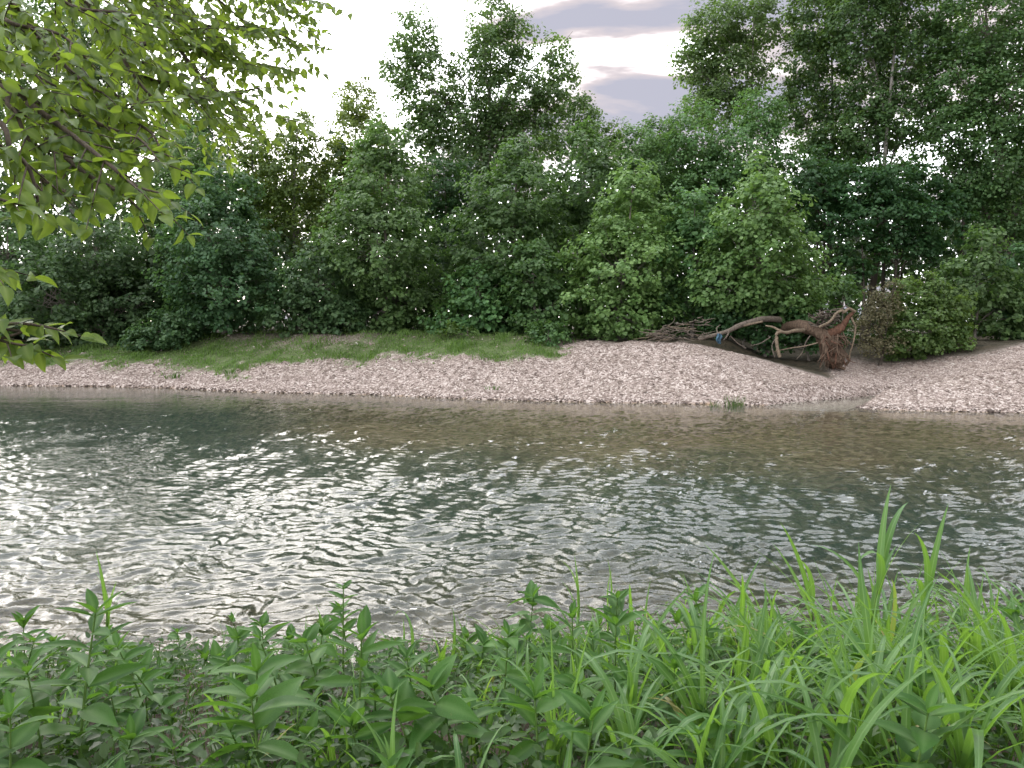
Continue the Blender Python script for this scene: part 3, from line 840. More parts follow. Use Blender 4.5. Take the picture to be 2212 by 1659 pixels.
stats = {}
S, SB, SD, CO, OL = M['syc'], M['syc_bright'], M['syc_dark'], M['cotton'], M['olive']
GR = 'young trees lining the far bank'
TREES = [
    # name, label, d, lobes, material, kwargs
    ('young_sycamore', 'dark broad sapling at the left edge behind the overhanging sprig', 44, [(20, 540, 80, 90), (-10, 650, 110, 100), (40, 700, 90, 50)], SD, {}),
    ('young_sycamore', 'dark rounded sapling at left, directly below the overhanging leaves', 43, [(205, 545, 80, 75), (130, 640, 110, 85), (260, 650, 95, 75), (190, 705, 105, 42)], SD, {}),
    ('young_sycamore', 'tall green sapling just right of the hanging leaf tips', 47, [(402, 325, 52, 55), (395, 420, 85, 85), (350, 520, 90, 90), (420, 560, 70, 80)], S, {}),
    ('young_sycamore', 'grey-green sapling with wide skirt above the left end of the grass', 42, [(490, 425, 55, 65), (480, 520, 105, 85), (505, 620, 130, 85), (460, 680, 100, 40)], SD, {}),
    ('young_sycamore', 'thin backlit sapling top, leftmost against the bright sky', 50, [(540, 290, 38, 72), (555, 390, 68, 75), (570, 480, 60, 70)], OL, dict(dens=.7)),
    ('young_sycamore', 'backlit pointed sapling between the thin top and the tall pointed one', 49, [(642, 290, 42, 55), (632, 380, 80, 75), (640, 490, 88, 90)], OL, dict(dens=.85)),
    ('young_sycamore', 'pointed sapling with glowing top left of the big multi-crowned tree', 52, [(770, 220, 40, 48), (782, 300, 72, 65), (770, 380, 80, 60)], OL, dict(dens=.8)),
    ('young_sycamore', 'large wide sapling in the left middle, left of the dark gap', 42, [(832, 315, 48, 58), (822, 415, 95, 85), (825, 530, 122, 95), (850, 640, 112, 80), (800, 690, 95, 38)], S, {}),
    ('young_sycamore', 'low bushy sapling with drooping skirt between the two wide left saplings', 41, [(690, 620, 75, 80), (640, 675, 80, 48), (730, 680, 60, 42)], SD, {}),
    ('young_sycamore', 'round-shouldered sapling in the centre under the big multi-crowned tree', 42, [(1120, 345, 42, 48), (1112, 430, 98, 72), (1085, 535, 120, 95), (1120, 630, 100, 70)], S, {}),
    ('young_sycamore', 'narrow sapling right of centre, first right of the round-shouldered one', 45, [(1265, 322, 45, 48), (1262, 410, 76, 75), (1235, 510, 84, 90)], S, {}),
    ('young_sycamore', 'green sapling peeking between the narrow one and the dark round crown', 48, [(1385, 320, 45, 50), (1390, 405, 70, 80), (1420, 480, 60, 60)], S, {}),
    ('young_sycamore', 'low sapling at the grass edge, below the round-shouldered sapling', 39.5, [(1030, 625, 62, 55), (1005, 685, 80, 40), (1080, 690, 50, 36)], S, {}),
    ('young_sycamore', 'bright fresh-green pointed sapling behind the left end of the gravel mound', 39, [(1370, 398, 38, 46), (1365, 480, 88, 70), (1350, 575, 122, 88), (1325, 665, 120, 66)], SB, {}),
    ('young_sycamore', 'small leafy sapling left of the bright pointed one', 38.5, [(1150, 590, 55, 68), (1165, 665, 80, 58)], S, {}),
    ('young_sycamore', 'green sapling between the two bright pointed saplings', 39, [(1500, 470, 55, 72), (1510, 565, 80, 88), (1480, 655, 72, 48)], S, {}),
    ('young_sycamore', 'bright tall sapling leaning over the fallen tree', 36.6, [(1640, 392, 42, 50), (1632, 468, 80, 68), (1640, 560, 112, 85), (1690, 628, 92, 58), (1570, 610, 75, 70), (1700, 668, 55, 24), (1610, 672, 60, 22)], SB, {}),
    ('young_sycamore', 'small upright sapling behind the root plate of the fallen tree', 38, [(1820, 608, 26, 32), (1820, 648, 36, 36)], S, dict(leaf=.14)),
    ('young_sycamore', 'sapling with bluish leaves near the right edge behind the gravel crest', 37.5, [(2122, 535, 34, 46), (2115, 605, 76, 56), (2150, 675, 84, 58), (2060, 640, 50, 50)], S, {}),
    ('young_sycamore', 'sapling cut by the right edge behind the gravel crest', 38, [(2225, 600, 55, 75), (2235, 690, 70, 55)], SD, {}),
    ('leafy_shrub', 'yellowish green shrub on the gravel right of the fallen tree', 35, [(1990, 628, 34, 30), (2030, 655, 40, 42), (1960, 668, 40, 36), (1985, 710, 72, 48), (2055, 700, 34, 46), (2040, 745, 56, 28), (1935, 735, 34, 34), (1985, 750, 76, 24), (1952, 618, 14, 26), (2012, 606, 17, 24), (2078, 660, 18, 26)], M['yellow_bush'], dict(leaf=.12, clump=.3, dens=.8, shell=.3)),
    ('withered_shrub', 'brownish half-withered shrub between the root plate and the yellowish shrub', 34.6, [(1890, 640, 24, 28), (1915, 662, 36, 38), (1885, 700, 38, 36), (1915, 738, 40, 26), (1875, 745, 28, 22), (1930, 628, 14, 22)], M['brown_shrub'], dict(leaf=.09, clump=.26, per=26, tpl=T_KITE, dens=.8, shell=.2, bark='bark_dark')),
    ('leafy_shrub', 'low dark shrub at the left end of the grass', 40.5, [(370, 712, 62, 36), (320, 735, 50, 24)], SD, dict(leaf=.14, clump=.3)),
    ('leafy_shrub', 'low shrub in the grass beside the left end of the gravel mound', 36.2, [(1185, 722, 42, 26)], S, dict(leaf=.13, clump=.28)),
    ('leafy_shrub', 'pale low shrub at the back of the grass near the centre', 37.6, [(1010, 722, 58, 20)], M['yellow_bush'], dict(leaf=.11, clump=.26, dens=.7)),
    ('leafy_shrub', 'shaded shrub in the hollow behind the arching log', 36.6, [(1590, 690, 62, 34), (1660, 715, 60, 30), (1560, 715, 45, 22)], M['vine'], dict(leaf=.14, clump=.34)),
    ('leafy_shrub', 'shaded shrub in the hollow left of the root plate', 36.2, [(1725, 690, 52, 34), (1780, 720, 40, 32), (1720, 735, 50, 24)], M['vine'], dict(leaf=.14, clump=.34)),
    # taller trees behind
    ('cottonwood', 'big multi-crowned tree standing alone against the sky in the centre', 56,
     [(900, 85, 48, 55), (862, 150, 36, 34), (925, 185, 72, 68), (1062, 42, 42, 46), (1050, 125, 58, 58), (1122, 85, 30, 52), (1095, 200, 88, 75),
      (1200, 112, 26, 36), (1214, 168, 28, 48), (1185, 240, 48, 52), (1010, 265, 100, 62), (1110, 290, 100, 55), (925, 280, 52, 45), (1040, 350, 90, 40)], CO,
     dict(leaf=.22, clump=.55, per=24, dens=1.0, trunk_r=.3, base_u=1040)),
    ('cottonwood', 'small tree with loose crown right of the big multi-crowned tree', 54, [(1262, 245, 42, 34), (1322, 285, 20, 22), (1240, 305, 52, 40), (1300, 330, 40, 40)], CO, dict(leaf=.2, clump=.5, dens=.8)),
    ('riverside_tree', 'dark tree with rounded crown between the saplings and the tall right group', 52, [(1425, 300, 48, 42), (1450, 385, 72, 72)], SD, dict(leaf=.2, clump=.5)),
    ('riverside_tree', 'full green tree in front of the leftmost tall tree on the right', 47, [(1640, 248, 48, 50), (1620, 330, 88, 75), (1505, 290, 60, 62), (1550, 400, 90, 75), (1700, 400, 60, 70)], S, dict(leaf=.18, clump=.48)),
    ('sycamore', 'leftmost tall tree of the right group, its crown edge against the cloud', 53,
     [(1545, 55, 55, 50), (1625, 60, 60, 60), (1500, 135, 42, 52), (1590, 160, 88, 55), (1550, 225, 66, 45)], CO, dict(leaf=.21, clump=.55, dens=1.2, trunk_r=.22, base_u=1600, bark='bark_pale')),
    ('sycamore', 'second tall tree of the right group with gaps of pink sky', 52,
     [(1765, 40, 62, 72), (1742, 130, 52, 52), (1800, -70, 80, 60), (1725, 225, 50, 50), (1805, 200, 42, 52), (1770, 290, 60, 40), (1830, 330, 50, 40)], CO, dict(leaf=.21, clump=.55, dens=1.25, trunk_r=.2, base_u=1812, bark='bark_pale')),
    ('sycamore', 'tall tree with pale leaning trunk in the middle of the right group', 49,
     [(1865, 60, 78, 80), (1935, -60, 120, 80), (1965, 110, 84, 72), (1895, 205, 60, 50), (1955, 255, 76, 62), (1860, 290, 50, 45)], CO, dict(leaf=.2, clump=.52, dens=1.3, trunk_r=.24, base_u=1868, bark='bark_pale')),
    ('sycamore', 'rightmost tall tree rising past the top right corner', 47,
     [(2120, 30, 105, 105), (2085, 175, 85, 85), (2170, 225, 85, 100), (2135, 350, 80, 85), (2185, 455, 66, 80), (2260, 90, 90, 120), (2270, 330, 80, 120), (2120, 470, 50, 70), (2035, 290, 52, 60), (2060, 395, 48, 60)], S, dict(leaf=.19, clump=.52, dens=1.25, trunk_r=.36, base_u=2190)),
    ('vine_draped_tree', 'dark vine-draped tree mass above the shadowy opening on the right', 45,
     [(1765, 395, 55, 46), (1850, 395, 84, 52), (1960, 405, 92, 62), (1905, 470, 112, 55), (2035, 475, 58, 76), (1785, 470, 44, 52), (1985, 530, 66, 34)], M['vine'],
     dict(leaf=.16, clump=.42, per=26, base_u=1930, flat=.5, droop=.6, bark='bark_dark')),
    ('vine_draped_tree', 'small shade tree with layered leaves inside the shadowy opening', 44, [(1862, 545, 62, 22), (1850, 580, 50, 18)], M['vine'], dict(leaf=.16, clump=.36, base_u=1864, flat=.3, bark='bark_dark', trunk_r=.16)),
    ('sycamore', 'tall pale-trunked tree behind the overhanging leaves at upper left', 55,
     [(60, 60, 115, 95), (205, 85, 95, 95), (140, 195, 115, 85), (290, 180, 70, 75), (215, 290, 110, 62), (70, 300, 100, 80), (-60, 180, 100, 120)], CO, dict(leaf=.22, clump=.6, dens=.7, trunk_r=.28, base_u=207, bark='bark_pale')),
    ('riverside_tree', 'dark far tree just above the hanging leaves, left of the thin backlit top', 57, [(405, 265, 55, 42), (450, 290, 60, 40), (420, 350, 70, 60)], SD, dict(leaf=.2, clump=.55, dens=.8)),
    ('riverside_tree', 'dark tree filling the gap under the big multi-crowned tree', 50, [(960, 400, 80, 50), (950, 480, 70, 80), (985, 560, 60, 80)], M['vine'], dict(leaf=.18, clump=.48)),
]
for (nm, lb, d, lobes, mt, kw) in TREES:
    cat = 'shrub' if 'shrub' in nm else 'tree'
    build_tree(nm, lb, cat, d, lobes, mt, group=GR if nm == 'young_sycamore' else None, **kw)

# slim trunks standing in the shadowy opening
for i, (u, d, r, vtop, lb) in enumerate([
        (1757, 47, .15, 420, 'slim dark trunk, leftmost in the shadowy opening on the right'),
        (1776, 50, .17, 420, 'slim dark trunk, second from the left in the shadowy opening'),
        (1812, 52, .14, 420, 'thin trunk deep in the shadowy opening, third from the left'),
        (1905, 50, .18, 430, 'dark trunk right of the layered shade tree in the shadowy opening'),
        (1945, 53, .14, 430, 'thin dark trunk deep in the right part of the shadowy opening'),
        (2078, 46, .24, 430, 'stout dark trunk at the right end of the shadowy opening')]):
    build_tree('forest_tree', lb, 'tree', d, [(u, vtop, 40, 40), (u + 12, vtop - 60, 38, 44)], M['vine'], bark='bark_dark', leaf=.2, clump=.5, base_u=u, trunk_r=r, dens=.6, group='slim trees in the shadowy opening')


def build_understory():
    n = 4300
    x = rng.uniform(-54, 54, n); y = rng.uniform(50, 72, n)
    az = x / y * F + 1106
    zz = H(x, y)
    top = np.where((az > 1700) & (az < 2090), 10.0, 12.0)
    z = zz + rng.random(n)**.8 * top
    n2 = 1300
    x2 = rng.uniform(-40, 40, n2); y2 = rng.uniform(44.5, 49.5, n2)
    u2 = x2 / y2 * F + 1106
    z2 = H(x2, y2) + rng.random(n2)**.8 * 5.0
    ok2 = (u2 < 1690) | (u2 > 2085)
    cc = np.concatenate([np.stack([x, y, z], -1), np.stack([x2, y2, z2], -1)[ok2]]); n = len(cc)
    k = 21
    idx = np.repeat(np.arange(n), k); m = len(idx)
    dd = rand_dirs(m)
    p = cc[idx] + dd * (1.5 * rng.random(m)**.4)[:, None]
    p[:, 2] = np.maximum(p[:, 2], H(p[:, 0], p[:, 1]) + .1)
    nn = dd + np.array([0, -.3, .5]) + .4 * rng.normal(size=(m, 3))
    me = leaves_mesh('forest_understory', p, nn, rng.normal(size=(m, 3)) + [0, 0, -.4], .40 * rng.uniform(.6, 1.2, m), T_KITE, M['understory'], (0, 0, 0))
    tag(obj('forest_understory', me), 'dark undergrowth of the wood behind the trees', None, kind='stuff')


build_understory()
print('TRIS', stats, sum(stats.values()))


# ------------------------------------------------------------------ fallen tree, log, brush pile, blue rag on the far bank
def Z7(x, y, d): return P(1622 + x * .26666, 626.7 + y * .26666, d)
def Z4(x, y, d): return P(1364 + x * .26666, 626.7 + y * .26666, d)


def part_tube(name, ctrl, r0, r1, material, root, base, n=10, sides=8, lump=.08, taper=1.0):
    pts = spline(ctrl, n)
    rad = r0 + (r1 - r0) * np.linspace(0, 1, n)**taper
    return obj(name, Tubes().add(pts, rad, sides, lump).mesh(name, material, base), root)


def build_fallen_tree():
    d = 33.4
    b = Z7(720, 620, d); base = np.array([b[0], d, float(H(b[0], d))])
    root = empty('fallen_tree', base, 'uprooted fallen tree with twisted brown root plate at the gravel dip', 'fallen tree')
    D, DP, DB, DR = M['drift'], M['drift_pale'], M['drift_brown'], M['drift_red']
    # lying trunk running back to the left from the root plate
    part_tube('trunk', [Z7(705, 560, d), Z7(655, 440, d), Z7(600, 365, d + .1), Z7(500, 320, d + .5), Z7(390, 285, d + 1.1), Z7(270, 300, d + 2.2)], .34, .20, DB, root, base, 16, 12, .14)
    plate = [
        ([Z7(660, 330, d + .2), Z7(690, 440, d - .1), Z7(690, 540, d - .15), Z7(730, 590, d - .2)], .20, .08),
        ([Z7(600, 360, d), Z7(600, 470, d - .25), Z7(650, 560, d - .3), Z7(720, 585, d - .35)], .15, .07),
        ([Z7(690, 470, d + .2), Z7(760, 520, d + .1), Z7(795, 560, d), Z7(770, 610, d)], .13, .05),
        ([Z7(640, 520, d + .3), Z7(680, 600, d + .1), Z7(760, 640, d)], .17, .06),
        ([Z7(560, 380, d + .3), Z7(590, 520, d + .4), Z7(640, 620, d + .3)], .16, .08),
    ]
    for c, r0, r1 in plate:
        part_tube('root', c, r0, r1, DB, root, base, 12, 8, .16)
    part_tube('root', [Z7(700, 320, d), Z7(745, 285, d - .1), Z7(790, 220, d - .2), Z7(845, 165, d - .2)], .19, .05, DR, root, base, 10, 8, .12)
    part_tube('root', [Z7(640, 360, d), Z7(700, 330, d - .2), Z7(750, 290, d - .2)], .22, .14, DR, root, base, 8, 8, .14)
    part_tube('root', [Z7(550, 300, d - .3), Z7(640, 255, d - .4), Z7(690, 190, d - .4), Z7(740, 165, d - .4), Z7(755, 182, d - .4), Z7(795, 150, d - .35), Z7(845, 175, d - .25)], .055, .06, DP, root, base, 20, 7, .08)
    part_tube('root', [Z7(668, 155, d - .2), Z7(740, 148, d - .2), Z7(765, 128, d - .2), Z7(790, 140, d - .2)], .02, .03, D, root, base, 10, 6, .05)
    part_tube('root', [Z7(815, 220, d - .3), Z7(835, 270, d - .35), Z7(848, 300, d - .35), Z7(838, 380, d - .35), Z7(822, 450, d - .35), Z7(803, 510, d - .3), Z7(800, 560, d - .25)], .045, .03, DP, root, base, 18, 7, .1)
    part_tube('branch', [Z7(430, 325, d + .5), Z7(350, 330, d + .2), Z7(285, 345, d), Z7(235, 330, d), Z7(180, 300, d + .1), Z7(118, 288, d + .2)], .10, .03, DP, root, base, 14, 7, .08)
    part_tube('branch', [Z7(240, 335, d), Z7(208, 360, d), Z7(212, 440, d - .1), Z7(234, 545, d - .2)], .085, .07, DP, root, base, 10, 7, .08)
    part_tube('branch', [Z7(195, 400, d + .2), Z7(170, 460, d + .1), Z7(195, 545, d)], .03, .025, D, root, base, 8, 6, .05)
    part_tube('branch', [Z7(540, 428, d - .2), Z7(430, 455, d - .1), Z7(320, 470, d), Z7(190, 498, d)], .035, .02, DP, root, base, 8, 6, .05)
    part_tube('branch', [Z7(480, 370, d), Z7(440, 430, d), Z7(420, 500, d), Z7(370, 560, d)], .03, .015, D, root, base, 8, 6, .05)
    part_tube('branch', [Z7(160, 380, d + .5), Z7(80, 430, d + .6), Z7(0, 450, d + .6)], .03, .02, D, root, base, 6, 6, .05)
    # small roots and root hairs
    r = np.random.default_rng(3)
    for i in range(58):
        x0, y0 = r.uniform(585, 750), r.uniform(340, 560)
        a = r.normal(1.2, .6); L = r.uniform(60, 170)
        dd = d - r.uniform(.05, .62)
        x1, y1 = x0 + L * math.cos(a), min(y0 + L * math.sin(a), 640)
        c = [Z7(x0, y0, dd + .2), Z7((x0 + x1) / 2 + r.normal(0, 14), (y0 + y1) / 2 + r.normal(0, 10), dd), Z7(x1, y1, dd)]
        part_tube('root', c, .034, .010, DR if r.random() < .35 else DB, root, base, 7, 5, .08)
    for i in range(42):                      # curled grey roots on top
        x0, y0 = r.uniform(485, 690), r.uniform(185, 300)
        c = [Z7(x0, y0, d + r.uniform(-.3, .4))]
        a = r.uniform(-.5, .5) + (math.pi if r.random() < .5 else 0)
        for k in range(3):
            a += r.normal(0, .75)
            x0 += 38 * math.cos(a); y0 += 22 * math.sin(a)
            c.append(Z7(min(max(x0, 470), 720), min(max(y0, 165), 310), d + r.uniform(-.3, .4)))
        part_tube('root', c, .038, .014, D, root, base, 10, 5, .06)
    # soil still held between the roots
    me = lump_mesh('soil_clod', (0.46, .4, .5), 9, amp=.2)
    c = Z7(668, 540, d + .25)
    me.materials.append(M['drift_brown']); obj('soil_clod', me, root, c - base)


def lump_mesh(name, r, seed, nu=14, nv=10, amp=.14):
    th = np.linspace(0, 2 * np.pi, nu, endpoint=False); ph = np.linspace(0.05, np.pi - .05, nv)
    T, Q = np.meshgrid(th, ph)
    d = np.stack([np.sin(Q) * np.cos(T), np.sin(Q) * np.sin(T), np.cos(Q)], -1)
    k = 1 + amp * (wavy(d[..., 0] * 3 + d[..., 2], d[..., 1] * 3, 2.2, seed) + .5 * wavy(d[..., 0] * 8, d[..., 2] * 8 + d[..., 1], 2.2, seed + 1))
    v = d * np.asarray(r) * k[..., None]
    i = np.arange(nv - 1)[:, None] * nu; j = np.arange(nu)[None, :]; j2 = (j + 1) % nu
    f = np.stack([i + j, i + nu + j, i + nu + j2, i + j2], -1).reshape(-1, 4)
    return mesh_np(name, v, f, None, True)


build_fallen_tree()


def build_log():
    d = 33.6
    b = Z4(560, 400, d); base = np.array([b[0], d, float(H(b[0], d))])
    root = empty('fallen_log', base, 'long arching grey log lying left of the uprooted tree', 'log')
    part_tube('trunk', [Z4(540, 400, d - .2), Z4(640, 372, d - .1), Z4(740, 345, d), Z4(800, 325, d + .2), Z4(880, 285, d + .5), Z4(1000, 250, d + .9), Z4(1100, 232, d + 1.3), Z4(1200, 240, d + 1.8)], .07, .15, M['drift'], root, base, 20, 9, .08)
    part_tube('branch', [Z4(900, 290, d + .5), Z4(980, 272, d + .6), Z4(1060, 255, d + .7)], .06, .05, M['drift_pale'], root, base, 7, 6)
    part_tube('branch', [Z4(790, 335, d), Z4(770, 380, d - .1), Z4(745, 405, d - .2)], .05, .02, M['drift'], root, base, 7, 6)
    part_tube('branch', [Z4(800, 370, d + .3), Z4(860, 430, d + .2), Z4(930, 470, d)], .03, .02, M['drift'], root, base, 7, 5)
    part_tube('branch', [Z4(700, 360, d), Z4(690, 310, d + .2), Z4(720, 280, d + .3)], .04, .015, M['drift'], root, base, 7, 5)


build_log()


def build_brush():
    d = 34.0
    b = Z4(350, 410, d); base = np.array([b[0], d, float(H(b[0], d))])
    root = empty('brush_pile', base, 'tangled pile of grey dead branches on top of the gravel mound', 'brush pile')
    r = np.random.default_rng(8)
    for i in range(95):
        x0 = r.uniform(110, 600); t = (x0 - 110) / 490
        ymin = 330 - 120 * t
        y0 = r.uniform(ymin, 408)
        a = r.normal(0.1, .5) + (math.pi if r.random() < .5 else 0); L = r.uniform(60, 190)
        dd = d + r.uniform(-.8, 1.0); c = []
        bend = r.normal(0, .5)
        x, y = x0, y0
        for k in range(4):
            c.append(Z4(x, min(y, 412), dd + r.normal(0, .06)))
            x += L / 4 * math.cos(a); y += L / 4 * math.sin(a) * .6; a += bend / 3
        pp = np.array(c)
        pp[:, 2] = np.maximum(pp[:, 2], H(pp[:, 0], pp[:, 1]) + .02)
        part_tube('branch', pp, r.uniform(.016, .04), .008, M['drift_pale'] if r.random() < .2 else M['drift'], root, base, 7, 5, .05)


build_brush()


def cloth_material():
    m, n, l = mat('blue_cloth')
    out = N(n, 'ShaderNodeOutputMaterial')
    tcn = N(n, 'ShaderNodeTexCoord')
    nz = N(n, 'ShaderNodeTexNoise', inp={'Scale': 7.0, 'Detail': 4.0}); l.new(tcn.outputs['Object'], nz.inputs['Vector'])
    rp = N(n, 'ShaderNodeValToRGB')
    rp.color_ramp.elements[0].position = .35; rp.color_ramp.elements[0].color = (.02, .05, .085, 1)
    rp.color_ramp.elements[1].position = .65; rp.color_ramp.elements[1].color = (.07, .16, .23, 1)
    l.new(nz.outputs['Fac'], rp.inputs[0])
    pb = N(n, 'ShaderNodeBsdfPrincipled', inp={'Roughness': .7}); l.new(rp.outputs[0], pb.inputs['Base Color'])
    l.new(pb.outputs[0], out.inputs[0]); return m


def build_rag():
    d = 33.35
    top = Z4(708, 352, d); bot = Z4(712, 434, d)
    n, k = 12, 9
    t = np.linspace(0, 1, n)[:, None]; s = np.linspace(-1, 1, k)[None, :]
    w = 0.04 + 0.07 * np.sin(np.pi * t**.8) + .02 * t
    X = top[0] + (bot[0] - top[0]) * t + s * w + .03 * np.sin(7 * t)
    Y = d + .06 * np.sin(5 * s + 4 * t) + .03 * np.sin(11 * s)
    Z = top[2] + (bot[2] - top[2]) * (t + .06 * np.sin(4 * s) * t)
    base = np.array([bot[0], d, bot[2]])
    me = mesh_np('blue_rag', np.stack([X + 0 * s, Y + 0 * t, Z + 0 * s], -1) - base, grid_faces(k, n), cloth_material(), True)
    o = obj('blue_rag', me, None, base)
    sl = o.modifiers.new('thickness', 'SOLIDIFY'); sl.thickness = .006
    tag(o, 'faded blue rag caught on the arching log', 'rag')


build_rag()


# ------------------------------------------------------------------ small plants on the far bar and at the waterline
def blade_clump(name, label, cat, c, nb, h, spread, material, group=None, width=.02, lean=.35):
    root = empty(name, c, label, cat, group)
    for i in range(nb):
        a = random.uniform(0, 6.28); r = random.uniform(0, spread); hh = h * random.uniform(.6, 1.1)
        b = np.array([r * math.cos(a), r * math.sin(a), -.05]); ln = lean * hh * random.uniform(.2, 1.2)
        pts = spline([b, b + [ln * .3 * math.cos(a), ln * .3 * math.sin(a), hh * .6], b + [ln * math.cos(a), ln * math.sin(a), hh]], 5)
        obj('blade', Tubes().add(pts, np.linspace(width * .5, .003, 5), 4).mesh('blade', material), root)
    return root


for (u, v, lb, nb, h, sp) in [(1545, 877, 'small clump of rushes in the shallows, left of two', 30, .42, .2),
                              (1587, 877, 'larger clump of rushes in the shallows, right of two', 60, .55, .34)]:
    yy = depth_of_water(v); p = P(u, v, yy)
    blade_clump('rush_clump', lb, 'rushes', (p[0], yy, float(H(p[0], yy))), nb, h, sp, M['turf'], 'rushes at the far waterline')
for (u, v, lb, nb, h, sp) in [(1070, 840, 'low green tuft on the open gravel near the centre waterline', 40, .14, .45),
                              (1000, 842, 'faint small tuft on the gravel left of the low green tuft', 14, .08, .3),
                              (1060, 775, 'grassy tuft spilling over the gravel lip below the grass', 46, .22, .6),
                              (1120, 778, 'dry grassy tuft on the gravel lip near the mound', 36, .2, .5),
                              (380, 815, 'dark weed tuft on the eroded gravel edge at left', 40, .26, .5),
                              (500, 806, 'weed tuft at the tip of the grass above the gravel', 36, .26, .45)]:
    best = None
    for yy in np.arange(26, 42, .1):
        p = P(u, v, yy)
        if p[2] <= H(p[0], yy): best = (p[0], yy, float(H(p[0], yy))); break
    blade_clump('grass_tuft', lb, 'grass tuft', best, nb, h, sp, M['turf'], 'tufts on the far gravel', width=.035, lean=.9)


def stick():
    yy = depth_of_water(863.5); a = P(955, 858, yy + .2); b = P(978, 865, yy - .1)
    a[2] = float(H(a[0], a[1])) + .1; b[2] = .0
    base = (a + b) / 2
    o = obj('driftwood_stick', Tubes().add(spline([a, (a + b) / 2 + [0, 0, .03], b], 6), np.linspace(.02, .035, 6), 6, .1).mesh('stick', M['drift'], base), None, base)
    tag(o, 'short dark stick lying on the gravel at the waterline', 'stick')


stick()


# ------------------------------------------------------------------ foreground leaves and blades (shared meshes)
def leaf_template(width, curl, fold, n=8, shape=1.0, tipdrop=.25, wave=0.0):
    """leaf of length 1 along +Y; five points across so the midrib can be pale"""
    t = np.linspace(0, 1, n)
    w = width * .5 * np.sin(np.pi * t**shape)**.85 * (1 - .25 * t)
    w[0] = .012; w[-1] = .004
    s = np.array([-1, -.5, 0, .5, 1.0])
    X = w[:, None] * s[None]
    Y = np.repeat(t[:, None], 5, 1)
    Z = -curl * t[:, None]**2 + fold * np.abs(X) - tipdrop * np.clip(t[:, None] - .7, 0, 1)**2 + wave * np.sin(t[:, None] * 17) * (np.abs(s)[None] > .8)
    v = np.stack([X, Y, Z + 0 * X], -1).reshape(-1, 3)
    vein = np.repeat((s[None] == 0) * 1.0, n, 0) * np.clip(1.2 - t[:, None], 0, 1)
    return v, grid_faces(5, n), vein.ravel()


def blade_template(bend, width=1.0, n=10, twist=0.0):
    """grass blade of length 1: rises along +Z, arches over towards +Y; width is scaled through X"""
    t = np.linspace(0, 1, n)
    ang = bend * t**1.5
    dy, dz = np.sin(ang), np.cos(ang)
    Y = np.concatenate([[0], np.cumsum((dy[1:] + dy[:-1]) / 2 / (n - 1))]); Z = np.concatenate([[0], np.cumsum((dz[1:] + dz[:-1]) / 2 / (n - 1))])
    w = .5 * width * (1 - t**2.2)**.9 * (.55 + .45 * np.clip(t * 4, 0, 1)); w[-1] = .01
    s = np.array([-1, -.22, 0, .22, 1.0])
    tw = twist * t
    X = w[:, None] * s[None] * np.cos(tw)[:, None]
    off = w[:, None] * (s[None] * np.sin(tw)[:, None] + .28 * (np.abs(s)[None])) * .03
    v = np.stack([X, Y[:, None] + off * np.cos(ang)[:, None] * -1, Z[:, None] + off * np.sin(ang)[:, None]], -1).reshape(-1, 3)
    vein = np.repeat((np.abs(s)[None] < .1) * .8, n, 0)
    return v, grid_faces(5, n), vein.ravel()


def mesh_tpl(name, tpl, material):
    me = mesh_np(name, tpl[0], tpl[1], material, True)
    add_attr(me, 'vein', tpl[2])
    return me


WEED_LEAF = [mesh_tpl('weed_leaf', leaf_template(w, c, f, 9, sh, td, wv), M['weed']) for (w, c, f, sh, td, wv) in
             [(.42, .12, .35, .85, .3, 0.0), (.50, .22, .30, .80, .4, .006), (.36, .05, .45, .9, .2, 0.0), (.55, .32, .25, .78, .5, .008), (.30, .16, .4, .85, .3, 0.0), (.66, .2, .2, .7, .35, .01)]]
BLADES = [mesh_tpl('grass_blade', blade_template(b, twist=tw), M['blade']) for (b, tw) in
          [(.5, .2), (1.1, -.3), (1.7, .3), (2.3, .2), (2.8, -.4), (1.4, .9), (.9, -.8)]]


def put(name, me, root, loc, tilt, az, scale, roll=0.0):
    o = bpy.data.objects.new(name, me)
    o.location = loc; o.rotation_euler = (tilt, roll, az); o.scale = scale
    o.parent = root
    scene.collection.objects.link(o)
    return o


def stem_mesh(h, lean, r=.006):
    pts = spline([(0, 0, -.02), (lean[0] * .4, lean[1] * .4, h * .5), (lean[0], lean[1], h)], 6)
    return pts, Tubes().add(pts, np.linspace(r, r * .45, 6), 6).mesh('stem', M['stem'])


def weed(x, y, h, ls, label, group, rnd, pairs=None, single=False):
    z = float(H(x, y))
    root = empty('leafy_weed', (x, y, z), label, 'weed', group)
    lean = (rnd.normal(0, .16) * h, rnd.normal(-.04, .14) * h)
    pts, sm = stem_mesh(h, lean, .004 + .004 * h)
    obj('stem', sm, root)
    pairs = pairs or int(3 + h * 7)
    az0 = rnd.uniform(0, 3.14); kinds = [(0, 1), (1, 3), (0, 2), (2, 4), (3, 3), (5, 5)][rnd.integers(0, 6)]
    for i in range(pairs):
        f = .10 + .88 * ((i + 1) / pairs)**.7
        k = f * 5; j = min(int(k), 4); p = pts[j] + (pts[j + 1] - pts[j]) * (k - j)
        size = ls * (1.0 - .25 * max(0, f - .62) / .38) * rnd.uniform(.8, 1.12) * (.75 + .35 * min(1, f * 1.5))
        tilt = .05 + .95 * max(0, f - .4) + rnd.normal(0, .2)
        for sgn in (0, math.pi):
            if f < .5 and rnd.random() < .2: continue
            a = az0 + i * 1.57 + sgn + rnd.normal(0, .22)
            put('leaf', WEED_LEAF[kinds[rnd.integers(0, 2)]], root, p, tilt + rnd.normal(0, .16), a, (size, size, size), rnd.normal(0, .28))
    for a in (az0 + .6, az0 + 2.7, az0 + 4.8):
        put('leaf', WEED_LEAF[2], root, pts[-1], 0.75 + rnd.normal(0, .25), a, (ls * .58,) * 3)
    return root


